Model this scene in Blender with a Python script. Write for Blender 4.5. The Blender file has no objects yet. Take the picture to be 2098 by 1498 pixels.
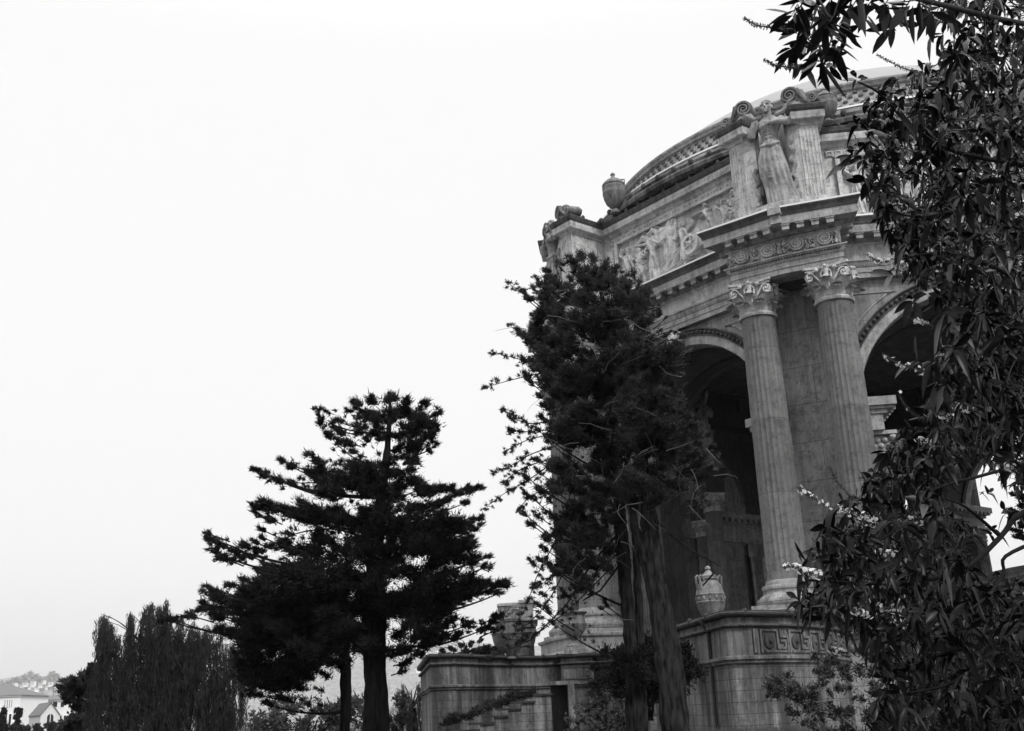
import bpy, math, random
import numpy as np
from mathutils import Vector, Matrix
random.seed(7)
rng = np.random.default_rng(7)
R_ = math.radians
scene = bpy.context.scene
col = scene.collection

# ------------------------------------------------------------ camera
EYE = 1.6
PITCH, ROLL, FPX = 0.3099, 0.0432, 2238.46
cam_d = bpy.data.cameras.new("camera")
cam = bpy.data.objects.new("camera", cam_d)
col.objects.link(cam)
cam_d.sensor_width = 36.0
cam_d.lens = 36.0 * FPX / 2098.0
cam_d.clip_start = 0.1
cam_d.clip_end = 14000
cam.location = (0, 0, EYE)
cam.rotation_mode = 'QUATERNION'
_m = Matrix.Rotation(math.pi / 2 + PITCH, 3, 'X') @ Matrix.Rotation(-ROLL, 3, 'Z')
cam.rotation_quaternion = _m.to_quaternion()
scene.camera = cam

# ------------------------------------------------------------ sky, sun, exposure
HAZE = 0.00006
SUN_EL, SUN_AZ = R_(44), R_(146)          # azimuth clockwise from +Y : behind and to the right
world = bpy.data.worlds.new("World")
scene.world = world
world.use_nodes = True
wn, wl = world.node_tree.nodes, world.node_tree.links
wn.clear()
out = wn.new("ShaderNodeOutputWorld")
bg = wn.new("ShaderNodeBackground")
sky = wn.new("ShaderNodeTexSky")
sky.sky_type = 'NISHITA'
sky.sun_disc = False
sky.sun_elevation = SUN_EL
sky.sun_rotation = SUN_AZ
sky.air_density = 1.0
sky.dust_density = 6.0
bw = wn.new("ShaderNodeRGBToBW")
geo = wn.new("ShaderNodeTexCoord")
sep = wn.new("ShaderNodeSeparateXYZ")
ramp = wn.new("ShaderNodeMapRange")       # overcast : brighter overhead, duller at the horizon
ramp.interpolation_type = 'SMOOTHSTEP'
ramp.inputs['From Min'].default_value = -0.02
ramp.inputs['From Max'].default_value = 0.16
ramp.inputs['To Min'].default_value = 4.9
ramp.inputs['To Max'].default_value = 6.4
mixs = wn.new("ShaderNodeMath"); mixs.operation = 'MULTIPLY_ADD'
mixs.inputs[1].default_value = 0.03
wl.new(sky.outputs[0], bw.inputs[0])
wl.new(geo.outputs['Generated'], sep.inputs[0])
wl.new(sep.outputs['Z'], ramp.inputs['Value'])
wl.new(bw.outputs[0], mixs.inputs[0])
wl.new(ramp.outputs['Result'], mixs.inputs[2])
zen = wn.new("ShaderNodeMapRange"); zen.interpolation_type = 'SMOOTHSTEP'     # light added above the frame, brightens ledges and raises contrast
zen.inputs['From Min'].default_value = 0.55; zen.inputs['From Max'].default_value = 1.0
zen.inputs['To Min'].default_value = 0.0; zen.inputs['To Max'].default_value = 14.0
addz = wn.new("ShaderNodeMath"); addz.operation = 'ADD'
wl.new(sep.outputs['Z'], zen.inputs['Value'])
wl.new(mixs.outputs[0], addz.inputs[0]); wl.new(zen.outputs['Result'], addz.inputs[1])
wl.new(addz.outputs[0], bg.inputs['Color'])
bg.inputs['Strength'].default_value = 0.1
wl.new(bg.outputs[0], out.inputs['Surface'])
sd = bpy.data.lights.new("sun", 'SUN')
sd.energy = 1.5
sd.angle = R_(12)
sd.color = (1.0, 0.99, 0.98)
sun = bpy.data.objects.new("sun", sd)
col.objects.link(sun)
sdir = Vector((math.sin(SUN_AZ) * math.cos(SUN_EL), math.cos(SUN_AZ) * math.cos(SUN_EL), math.sin(SUN_EL)))
sun.rotation_euler = (-sdir).to_track_quat('-Z', 'Y').to_euler()
sun.location = (0, 0, 80)
scene.view_settings.view_transform = 'Standard'
scene.view_settings.look = 'None'
scene.view_settings.gamma = 1.0
scene.view_settings.exposure = 0.6
scene.view_settings.use_curve_mapping = False

scene.cycles.diffuse_bounces = 1

# ------------------------------------------------------------ pixel -> place helper
def at(px, py, Y, dz=0.0):
    xi, yi = px - 1049.0, 749.0 - py
    c, s = math.cos(ROLL), math.sin(ROLL)
    a, b = xi * c + yi * s, -xi * s + yi * c
    d = Vector((a, FPX * math.cos(PITCH) - b * math.sin(PITCH), FPX * math.sin(PITCH) + b * math.cos(PITCH)))
    d *= Y / d.y
    return Vector((d.x, d.y, d.z + EYE + dz))

# ------------------------------------------------------------ materials (grey, the photograph is black and white)
def newmat(name):
    m = bpy.data.materials.new(name)
    m.use_nodes = True
    nt = m.node_tree
    return m, nt.nodes, nt.links, nt.nodes['Principled BSDF']

def nd(n, t, **kw):
    x = n.new(t)
    for k, v in kw.items():
        setattr(x, k, v)
    return x

def stone(name, base, lo=0.6, streak=0.5, joints=None, bump=0.25, dark=0.35, rough=0.85, mort=0.018, scale=0.35, blot=0.0, blot_pos=(0.56, 0.66)):
    m, n, l, p = newmat(name)
    tc = nd(n, "ShaderNodeTexCoord")
    def noise(scale_, detail, vec, rough_=0.6):
        t = nd(n, "ShaderNodeTexNoise"); t.inputs['Scale'].default_value = scale_
        t.inputs['Detail'].default_value = detail; t.inputs['Roughness'].default_value = rough_
        l.new(vec, t.inputs['Vector']); return t.outputs['Fac']
    def rng_(f, a, b, c, d):
        t = nd(n, "ShaderNodeMapRange"); t.inputs['From Min'].default_value = a; t.inputs['From Max'].default_value = b
        t.inputs['To Min'].default_value = c; t.inputs['To Max'].default_value = d
        l.new(f, t.inputs['Value']); return t.outputs['Result']
    def mul(a, b):
        t = nd(n, "ShaderNodeMath", operation='MULTIPLY')
        for i, x in enumerate((a, b)):
            if isinstance(x, (int, float)): t.inputs[i].default_value = x
            else: l.new(x, t.inputs[i])
        return t.outputs[0]
    O = tc.outputs['Object']
    f1 = rng_(noise(scale, 5, O), 0.3, 0.7, lo, 1.15)
    f2 = rng_(noise(9.0, 6, O, 0.75), 0.25, 0.75, 0.72, 1.22)
    mp = nd(n, "ShaderNodeMapping"); mp.inputs['Scale'].default_value = (1.9, 1.9, 0.16)
    l.new(O, mp.inputs['Vector'])
    f3 = rng_(noise(1.0, 5, mp.outputs[0], 0.7), 0.45, 0.62, 1.0, 1.0 - streak)
    mp3 = nd(n, "ShaderNodeMapping"); mp3.inputs['Scale'].default_value = (4.5, 4.5, .5)
    l.new(O, mp3.inputs['Vector'])
    f4 = rng_(noise(1.0, 6, mp3.outputs[0], 0.75), 0.35, 0.6, 1.12, 1.0 - streak * .8)
    f5 = rng_(noise(2.2, 8, O, 0.8), 0.42, 0.5, 0.66, 1.05)
    vo = nd(n, "ShaderNodeTexVoronoi"); vo.inputs['Scale'].default_value = 3.2; l.new(O, vo.inputs['Vector'])
    f6 = rng_(vo.outputs['Distance'], 0.02, 0.1, 0.45, 1.0)
    v = mul(mul(mul(mul(mul(mul(f1, f2), f3), f4), f5), f6), base * 1.12)
    if blot:
        mp2 = nd(n, "ShaderNodeMapping"); mp2.inputs['Scale'].default_value = (0.35, 0.35, 0.07)
        l.new(O, mp2.inputs['Vector'])
        v = mul(v, rng_(noise(1.3, 4, mp2.outputs[0], 0.6), blot_pos[0], blot_pos[1], 1.0, 1.0 - blot))
    hgt = noise(14.0, 8, O, 0.7)
    if joints:
        br = nd(n, "ShaderNodeTexBrick")
        br.inputs['Scale'].default_value = 1.0
        br.inputs['Brick Width'].default_value = joints[0]
        br.inputs['Row Height'].default_value = joints[1]
        br.offset = 0.5
        br.inputs['Mortar Size'].default_value = mort
        br.inputs['Mortar Smooth'].default_value = 0.3
        br.inputs['Color1'].default_value = (0.88, 0.88, 0.88, 1)
        br.inputs['Color2'].default_value = (1.12, 1.12, 1.12, 1)
        br.inputs['Mortar'].default_value = (dark, dark, dark, 1)
        l.new(tc.outputs['UV'], br.inputs['Vector'])
        b2 = nd(n, "ShaderNodeRGBToBW"); l.new(br.outputs['Color'], b2.inputs[0])
        v = mul(v, b2.outputs[0])
        hh = nd(n, "ShaderNodeMath", operation='SUBTRACT'); l.new(hgt, hh.inputs[0]); l.new(br.outputs['Fac'], hh.inputs[1])
        hgt = hh.outputs[0]
    cb = nd(n, "ShaderNodeCombineColor")
    for i in range(3): l.new(v, cb.inputs[i])
    l.new(cb.outputs[0], p.inputs['Base Color'])
    bp = nd(n, "ShaderNodeBump"); bp.inputs['Strength'].default_value = bump; bp.inputs['Distance'].default_value = 0.05
    l.new(hgt, bp.inputs['Height']); l.new(bp.outputs[0], p.inputs['Normal'])
    p.inputs['Roughness'].default_value = rough
    return m

def plain(name, v, rough=0.8, var=0.2, scale=3.0, spec=0.5, bump=0.0, stretch=None, trans=0.0):
    m, n, l, p = newmat(name)
    tc = nd(n, "ShaderNodeTexCoord")
    t = nd(n, "ShaderNodeTexNoise"); t.inputs['Scale'].default_value = scale; t.inputs['Detail'].default_value = 5
    vec = tc.outputs['Object']
    if stretch:
        mp = nd(n, "ShaderNodeMapping"); mp.inputs['Scale'].default_value = stretch; l.new(vec, mp.inputs['Vector']); vec = mp.outputs[0]
    l.new(vec, t.inputs['Vector'])
    r = nd(n, "ShaderNodeMapRange"); r.inputs['From Min'].default_value = 0.3; r.inputs['From Max'].default_value = 0.7
    r.inputs['To Min'].default_value = v * (1 - var); r.inputs['To Max'].default_value = v * (1 + var)
    l.new(t.outputs['Fac'], r.inputs['Value'])
    cb = nd(n, "ShaderNodeCombineColor")
    for i in range(3): l.new(r.outputs['Result'], cb.inputs[i])
    l.new(cb.outputs[0], p.inputs['Base Color'])
    p.inputs['Roughness'].default_value = rough
    p.inputs['Specular IOR Level'].default_value = spec
    if bump:
        bp = nd(n, "ShaderNodeBump"); bp.inputs['Strength'].default_value = bump; bp.inputs['Distance'].default_value = 0.05
        l.new(t.outputs['Fac'], bp.inputs['Height']); l.new(bp.outputs[0], p.inputs['Normal'])
    if trans:
        tr = nd(n, "ShaderNodeBsdfTranslucent"); l.new(cb.outputs[0], tr.inputs['Color'])
        mx = nd(n, "ShaderNodeMixShader"); mx.inputs[0].default_value = trans
        l.new(p.outputs[0], mx.inputs[1]); l.new(tr.outputs[0], mx.inputs[2])
        l.new(mx.outputs[0], n['Material Output'].inputs['Surface'])
    return m

M = {}
M['attic'] = stone('pale_attic_stone', 0.5, streak=0.22, joints=(1.5, 0.95), mort=0.012, dark=0.5)
M['carve'] = stone('carved_stone', 0.5, streak=0.15, lo=0.7)
M['stone'] = stone('wall_stone', 0.28, streak=0.28, joints=(5.4, 2.3), mort=0.02, dark=0.4)
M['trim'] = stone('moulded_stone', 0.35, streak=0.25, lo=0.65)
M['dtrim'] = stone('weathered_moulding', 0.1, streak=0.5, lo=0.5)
M['shaft'] = stone('column_shaft_stone', 0.13, streak=0.12, lo=0.75, joints=(40.0, 4.3), mort=0.02, dark=0.5)
M['cap'] = stone('capital_stone', 0.48, streak=0.3, lo=0.65)
M['inner'] = stone('inner_vault_stone', 0.03, streak=0.3, lo=0.7)  # dark inner stone, deepened to carry the shade of the vault
M['inner2'] = stone('shaded_dark_passage_stone', 0.075, streak=0.3, lo=0.6, joints=(2.6, 1.9), dark=0.5)  # darker interior stone, with the shade inside the arches put into its colour
M['durn'] = stone('stained_shaded_urn_stone', 0.09, streak=0.4, lo=0.6)  # real stain, with the backlit shade of the two urns put in too
M['ashlar'] = stone('terrace_ashlar', 0.2, streak=0.6, joints=(3.1, 0.42), mort=0.014, dark=0.3, blot=0.72, blot_pos=(0.5, 0.6))
M['terr'] = stone('terrace_smooth_stone', 0.2, streak=0.6, joints=(1.5, 30.0), mort=0.012, dark=0.45, blot=0.7, blot_pos=(0.5, 0.6))
M['coping'] = stone('sooty_coping_stone', 0.035, streak=0.4, lo=0.4)
M['statue'] = stone('statue_stone', 0.36, streak=0.3, lo=0.5, blot=0.35, blot_pos=(0.5, 0.62), scale=.9)
M['lun'] = stone('lunette_stone', 0.42, streak=0.3, joints=(2.6, 1.2))
M['urn'] = stone('urn_stone', 0.2, streak=0.4, lo=0.7)
M['lead'] = plain('lead_flashing', 0.85, rough=0.6, var=0.05)
M['dome'] = plain('dome_shell', 0.24, rough=0.7, var=0.07, scale=.6)
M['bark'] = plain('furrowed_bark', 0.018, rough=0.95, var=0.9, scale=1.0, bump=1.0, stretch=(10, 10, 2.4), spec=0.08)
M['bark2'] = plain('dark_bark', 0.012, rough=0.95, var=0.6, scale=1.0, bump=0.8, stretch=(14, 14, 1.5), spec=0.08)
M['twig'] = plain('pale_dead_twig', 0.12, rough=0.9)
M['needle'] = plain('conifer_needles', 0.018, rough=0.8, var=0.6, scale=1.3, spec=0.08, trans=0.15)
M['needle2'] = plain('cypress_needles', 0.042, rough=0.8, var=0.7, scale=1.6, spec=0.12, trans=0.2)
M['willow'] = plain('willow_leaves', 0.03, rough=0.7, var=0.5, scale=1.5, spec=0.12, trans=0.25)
M['palew'] = plain('pale_willow_leaves', 0.07, rough=0.7, var=0.4, scale=1.5, spec=0.12, trans=0.25)
M['bush'] = plain('bush_leaves', 0.03, rough=0.7, var=0.6, scale=1.5, spec=0.12, trans=0.2)
M['bushp'] = plain('pale_bush_leaves', 0.07, rough=0.7, var=0.6, scale=1.5, spec=0.12, trans=0.2)
M['leaf'] = plain('glossy_leaf', 0.008, rough=0.34, var=0.9, scale=4.0, spec=0.12, trans=0.06)
M['leafp'] = plain('glint_leaf', 0.07, rough=0.45, var=0.6, scale=5.0, spec=0.5, trans=0.2)  # lighter colour stands for sky glints on glossy leaves
M['leafu'] = plain('shrub_leaf', 0.035, rough=0.55, var=0.7, scale=3.0, spec=0.4, trans=0.2)
M['petal'] = plain('white_petal', 0.8, rough=0.6, var=0.05, trans=0.3)
M['stem'] = plain('dark_stem', 0.01, rough=0.8, spec=0.15)
M['grass'] = plain('lawn_grass', 0.04, rough=0.9, var=0.4, scale=0.7)
M['white'] = plain('white_render_wall', 0.8, rough=0.85, var=0.06)
M['pale'] = plain('pale_render_wall', 0.6, rough=0.85, var=0.08)
M['roof'] = plain('roof_tiles', 0.13, rough=0.9, var=0.3, scale=6)
M['pane'] = plain('dark_window_glass', 0.02, rough=0.15, var=0.1)
M['hill'] = plain('haze_pale_woods', 0.2, rough=1.0, var=0.5, scale=0.06)  # paler than woods, the fading by distant haze is put into the colour

# ------------------------------------------------------------ mesh helpers
class MB:
    def __init__(s):
        s.v, s.f, s.uv = [], [], []
    def add(s, vs, fs, uvs=None):
        o = len(s.v)
        s.v.extend(tuple(x) for x in vs)
        for i, f in enumerate(fs):
            s.f.append(tuple(o + k for k in f))
            s.uv.append(uvs[i] if uvs else None)
        return s
    def prism(s, poly, z0, z1):
        n = len(poly)
        vs = [(x, y, z0) for x, y in poly] + [(x, y, z1) for x, y in poly]
        d = [0.0]
        for i in range(n):
            a, b = poly[i], poly[(i + 1) % n]
            d.append(d[-1] + math.hypot(b[0] - a[0], b[1] - a[1]))
        fs, uvs = [], []
        for i in range(n):
            j = (i + 1) % n
            fs.append((i, j, n + j, n + i))
            uvs.append([(d[i], z0), (d[i + 1], z0), (d[i + 1], z1), (d[i], z1)])
        fs.append(tuple(range(n - 1, -1, -1))); uvs.append([poly[i] for i in range(n - 1, -1, -1)])
        fs.append(tuple(range(n, 2 * n))); uvs.append(list(poly))
        return s.add(vs, fs, uvs)
    def obox(s, c, ax, ay, hx, hy, z0, z1):
        """box with plan centre c, unit axes ax, ay, half sizes hx, hy"""
        P = [(c[0] + sx * hx * ax[0] + sy * hy * ay[0], c[1] + sx * hx * ax[1] + sy * hy * ay[1]) for sx, sy in ((-1, -1), (1, -1), (1, 1), (-1, 1))]
        if (P[1][0] - P[0][0]) * (P[2][1] - P[1][1]) - (P[1][1] - P[0][1]) * (P[2][0] - P[1][0]) < 0: P.reverse()
        return s.prism(P, z0, z1)
    def box(s, x0, x1, y0, y1, z0, z1):
        return s.prism([(x0, y0), (x1, y0), (x1, y1), (x0, y1)], z0, z1)
    def sweep(s, prof, path, closed=False, cap=True):
        """prof : (out, z) list; path : plan points, outward on the right of travel, mitred"""
        n, m = len(path), len(prof)
        P = [Vector(p) for p in path]
        N = []
        for i in range(n if closed else n - 1):
            d = (P[(i + 1) % n] - P[i]).normalized(); N.append(Vector((d.y, -d.x)))
        mit = []
        for i in range(n):
            a = N[i - 1] if (closed or i > 0) else N[0]
            b = N[i] if (closed or i < n - 1) else N[-1]
            mit.append((a + b) / max(0.2, 1 + a.dot(b)))
        L = [0.0]
        for i in range(n): L.append(L[-1] + (P[(i + 1) % n] - P[i]).length)
        dl = [0.0]
        for i in range(1, m): dl.append(dl[-1] + math.hypot(prof[i][0] - prof[i - 1][0], prof[i][1] - prof[i - 1][1]))
        vs = [(P[i].x + mit[i].x * o, P[i].y + mit[i].y * o, z) for i in range(n) for o, z in prof]
        fs, uvs = [], []
        for i in range(n if closed else n - 1):
            j = (i + 1) % n
            for k in range(m - 1):
                fs.append((i * m + k, j * m + k, j * m + k + 1, i * m + k + 1))
                z0 = prof[0][1]
                uvs.append([(L[i], z0 + dl[k]), (L[i + 1], z0 + dl[k]), (L[i + 1], z0 + dl[k + 1]), (L[i], z0 + dl[k + 1])])
        if cap and not closed:
            fs.append(tuple(range(m))); uvs.append([tuple(q) for q in prof])
            fs.append(tuple((n - 1) * m + k for k in range(m - 1, -1, -1))); uvs.append([tuple(q) for q in prof[::-1]])
        return s.add(vs, fs, uvs)
    def lathe(s, prof, n=24, c=(0, 0, 0), flute=0, fd=0.06, flute_z=None, capt=True):
        m = len(prof)
        vs, fs, uvs = [], [], []
        for i in range(n):
            a = 2 * math.pi * i / n
            for k, (r, z) in enumerate(prof):
                rr = r
                if flute and (flute_z is None or flute_z[0] <= z <= flute_z[1]):
                    ph = (i * flute / n) % 1.0
                    rr = r * (1 - fd * math.sin(math.pi * ph) ** 0.7)
                vs.append((c[0] + rr * math.cos(a), c[1] + rr * math.sin(a), c[2] + z))
        rm = max(p[0] for p in prof)
        for i in range(n):
            j = (i + 1) % n
            for k in range(m - 1):
                fs.append((i * m + k, j * m + k, j * m + k + 1, i * m + k + 1))
                u0, u1 = 2 * math.pi * rm * i / n, 2 * math.pi * rm * (i + 1) / n
                uvs.append([(u0, prof[k][1]), (u1, prof[k][1]), (u1, prof[k + 1][1]), (u0, prof[k + 1][1])])
        if capt:
            fs.append(tuple(i * m + m - 1 for i in range(n))); uvs.append(None)
            fs.append(tuple(i * m for i in range(n - 1, -1, -1))); uvs.append(None)
        return s.add(vs, fs, uvs)
    def tube(s, pts, rad, n=8, capt=True):
        pts = [Vector(p) for p in pts]
        if not hasattr(rad, '__len__'): rad = [rad] * len(pts)
        ref = Vector((0, 0, 1))
        vs, fs = [], []
        prev = None
        for i, p in enumerate(pts):
            d = (pts[min(i + 1, len(pts) - 1)] - pts[max(i - 1, 0)]).normalized()
            if prev is None:
                a = d.orthogonal().normalized()
            else:
                a = (prev - d * prev.dot(d)); a = a.normalized() if a.length > 1e-6 else d.orthogonal().normalized()
            prev = a
            b = d.cross(a)
            for k in range(n):
                t = 2 * math.pi * k / n
                vs.append(p + (a * math.cos(t) + b * math.sin(t)) * rad[i])
        for i in range(len(pts) - 1):
            for k in range(n):
                q = (k + 1) % n
                fs.append((i * n + k, i * n + q, (i + 1) * n + q, (i + 1) * n + k))
        if capt:
            fs.append(tuple(range(n - 1, -1, -1))); fs.append(tuple((len(pts) - 1) * n + k for k in range(n)))
        return s.add(vs, fs)
    def bark(s, pts, rad, n=56, k=13, amp=.13, seed=0):
        q = random.Random(seed); P, Rr = [], []
        for i in range(len(pts) - 1):
            st_ = max(2, int((pts[i + 1] - pts[i]).length / .12))
            for f in range(st_):
                P.append(pts[i].lerp(pts[i + 1], f / st_)); Rr.append(rad[i] + (rad[i + 1] - rad[i]) * f / st_)
        P.append(pts[-1]); Rr.append(rad[-1]); o = len(s.v); s.tube(P, Rr, n)
        ph = [q.uniform(0, 6.28) for _ in range(8)]
        for i, p in enumerate(P):
            z = p.z
            for t in range(n):
                a = 2 * math.pi * t / n
                w = abs(math.sin(k * .5 * a + .7 * math.sin(z * 1.1 + ph[0] + 2 * a) + .35 * math.sin(z * 3.7 + ph[1] + 5 * a)))
                w2 = math.sin(k * 1.3 * a + 1.1 * math.sin(z * 2.3 + ph[2])) * math.sin(z * 4.1 + 3 * a + ph[3])
                big = math.sin(2 * a + z * .8 + ph[4]) * .09 + math.sin(3 * a - z * 1.3 + ph[5]) * .05
                v = Vector(s.v[o + i * n + t]); s.v[o + i * n + t] = tuple(p + (v - p) * (1 + amp * (w ** .7 - .6) + .05 * w2 + big))
        return s
    def ball(s, c, rx, ry=None, rz=None, n=10, m=7, mat=None):
        ry = ry or rx; rz = rz or rx
        vs = [(0, 0, -1)]
        for i in range(1, m):
            t = math.pi * i / m - math.pi / 2
            for k in range(n):
                a = 2 * math.pi * k / n
                vs.append((math.cos(t) * math.cos(a), math.cos(t) * math.sin(a), math.sin(t)))
        vs.append((0, 0, 1))
        out = []
        for v in vs:
            w = Vector((v[0] * rx, v[1] * ry, v[2] * rz))
            if mat: w = mat @ w
            out.append(w + Vector(c))
        fs = [(0, 1 + (k + 1) % n, 1 + k) for k in range(n)]
        for i in range(m - 2):
            for k in range(n):
                q = (k + 1) % n
                fs.append((1 + i * n + k, 1 + i * n + q, 1 + (i + 1) * n + q, 1 + (i + 1) * n + k))
        L = len(vs) - 1
        fs += [(L, 1 + (m - 2) * n + k, 1 + (m - 2) * n + (k + 1) % n) for k in range(n)]
        return s.add(out, fs)
    def xform(s, mat, start=0):
        for i in range(start, len(s.v)):
            s.v[i] = tuple(mat @ Vector(s.v[i]))
        return s
    def build(s, name, mat, parent=None, origin=(0, 0, 0), smooth=True, ang=38):
        me = bpy.data.meshes.new(name)
        ox, oy, oz = origin
        me.from_pydata([(x - ox, y - oy, z - oz) for x, y, z in s.v], [], s.f)
        if any(u is not None for u in s.uv):
            lay = me.uv_layers.new(name="UVMap")
            flat = []
            for f, u in zip(s.f, s.uv):
                if u is None: flat.extend([0.0] * (2 * len(f)))
                else:
                    for q in u: flat.extend((q[0], q[1]))
            lay.data.foreach_set("uv", flat)
        me.materials.append(mat)
        if smooth:
            me.shade_smooth()
            me.set_sharp_from_angle(angle=R_(ang))
        o = bpy.data.objects.new(name, me)
        col.objects.link(o)
        if parent: o.parent = parent
        return o

def cards(name, C, D, L, W, mat, parent=None, origin=(0, 0, 0), tri=True, bend=0.0):
    """many small leaf faces : centres C, directions D (N,3), lengths L, widths W (N,)"""
    C = np.asarray(C, float) - np.asarray(origin, float); D = np.asarray(D, float)
    D /= np.linalg.norm(D, axis=1)[:, None] + 1e-9
    N = len(C)
    rnd = rng.normal(size=(N, 3))
    S = np.cross(D, rnd); S /= np.linalg.norm(S, axis=1)[:, None] + 1e-9
    L = np.broadcast_to(L, (N,))[:, None]; W = np.broadcast_to(W, (N,))[:, None]
    a = C - D * L * .5
    if tri:
        V = np.stack([a - S * W * .5, a + S * W * .5, C + D * L * .5], 1).reshape(-1, 3); k = 3
    else:
        V = np.stack([a, C + S * W * .5, C + D * L * .5, C - S * W * .5], 1).reshape(-1, 3); k = 4
    me = bpy.data.meshes.new(name)
    me.vertices.add(len(V)); me.vertices.foreach_set("co", V.ravel())
    me.loops.add(N * k); me.loops.foreach_set("vertex_index", np.arange(N * k, dtype=np.int32))
    me.polygons.add(N); me.polygons.foreach_set("loop_start", np.arange(N, dtype=np.int32) * k)
    me.update(calc_edges=True)
    me.materials.append(mat)
    o = bpy.data.objects.new(name, me); col.objects.link(o)
    if parent: o.parent = parent
    return o

def empty(name, loc=(0, 0, 0), rz=0.0):
    o = bpy.data.objects.new(name, None); col.objects.link(o)
    o.empty_display_size = 0.5
    o.location = loc; o.rotation_euler = (0, 0, rz)
    return o
def tag(o, label=None, cat=None, group=None, kind=None):
    if label: o['label'] = label
    if cat: o['category'] = cat
    if group: o['group'] = group
    if kind: o['kind'] = kind
    return o
def copy_tree(o, parent=None):
    c = o.copy(); col.objects.link(c)
    if parent: c.parent = parent
    for ch in list(o.children): copy_tree(ch, c)
    return c
# ============================================================ ROTUNDA
CX, CY = 29.13, 83.33
PHI = -2.0649
APO = 24.0
def fvec(j):
    a = PHI + (j + .5) * math.pi / 4
    return Vector((math.cos(a), math.sin(a))), Vector((-math.sin(a), math.cos(a)))
def fp(j, u, off):
    n, t = fvec(j); p = n * (APO + off) + t * u
    return (p.x, p.y)
def cvec(k):
    a = PHI + k * math.pi / 4
    return Vector((math.cos(a), math.sin(a))), Vector((-math.sin(a), math.cos(a)))
def cp(k, t, r):
    n, tt = cvec(k); p = n * r + tt * t
    return (p.x, p.y)
K8 = list(range(-5, 3))
root = tag(empty('rotunda', (CX, CY, 0)), 'huge domed stone rotunda with arches, paired columns and carved attic panels', 'rotunda')

def ring_path(U, off_tip, off_rec, rc):
    P = []
    for k in K8:
        P += [fp(k - 1, U, off_rec), fp(k - 1, U, off_tip), cp(k, 0, rc), fp(k, -U, off_tip), fp(k, -U, off_rec)]
    return P
ENT = ring_path(7.28, 2.2, -0.6, 27.22)
ENC = ring_path(7.28, 2.2, -0.6, 27.6)
def ring(name, prof, mat, path=ENT, extra=None, ang=30):
    m = MB(); m.sweep(prof, path, closed=True)
    if extra: extra(m)
    return m.build(name, mat, root, ang=ang)
ring('architrave', [(-1.4, 25.55), (0, 25.55), (0, 25.86), (.05, 25.88), (.05, 26.2), (.09, 26.22), (.16, 26.34), (.2, 26.5), (.27, 26.55), (.27, 26.64), (0, 26.66)], M['trim'])
ring('frieze', [(.0, 26.63), (.02, 26.66), (.02, 27.58), (.1, 27.62), (.14, 27.68), (.14, 27.72)], M['carve'])
def mods(m):
    ENT = ENC; n = len(ENT)
    for i in range(n):
        a, b = Vector(ENT[i]), Vector(ENT[(i + 1) % n])
        d = b - a; L = d.length; d.normalize(); o = Vector((d.y, -d.x))
        if L < 2.6: continue
        long_ = L > 6
        cnt = 14 if long_ else 4
        for q in range(cnt):
            c = a + d * (L * (q + .5) / cnt) + o * .54
            m.obox(c, d, o, .21, .31, 27.76, 28.02)
            m.obox(c + o * .02, d, o, .26, .35, 28.02, 28.07)
        cnt2 = int(L / .3)
ring('cornice', [(-.5, 27.7), (.2, 27.72), (.22, 28.05), (.9, 28.09), (.93, 28.12), (.93, 28.6), (.95, 28.63)], M['trim'], path=ENC, extra=mods)
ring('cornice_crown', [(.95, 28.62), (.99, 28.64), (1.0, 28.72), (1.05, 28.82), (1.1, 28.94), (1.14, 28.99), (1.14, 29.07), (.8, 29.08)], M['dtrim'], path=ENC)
ring('lead_flashing', [(1.05, 29.06), (1.16, 29.06), (1.17, 29.16), (.85, 29.2), (-2.6, 29.62)], M['lead'], path=ENC)
for k in K8:
    m = MB(); m.prism([fp(k - 1, 7.5, 2.0), cp(k, 0, 27.05), fp(k, -7.5, 2.0), fp(k, -7.5, -.9), fp(k - 1, 7.5, -.9)], 25.57, 25.75)
    m.build('soffit', M['dtrim'], root, smooth=False)
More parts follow.
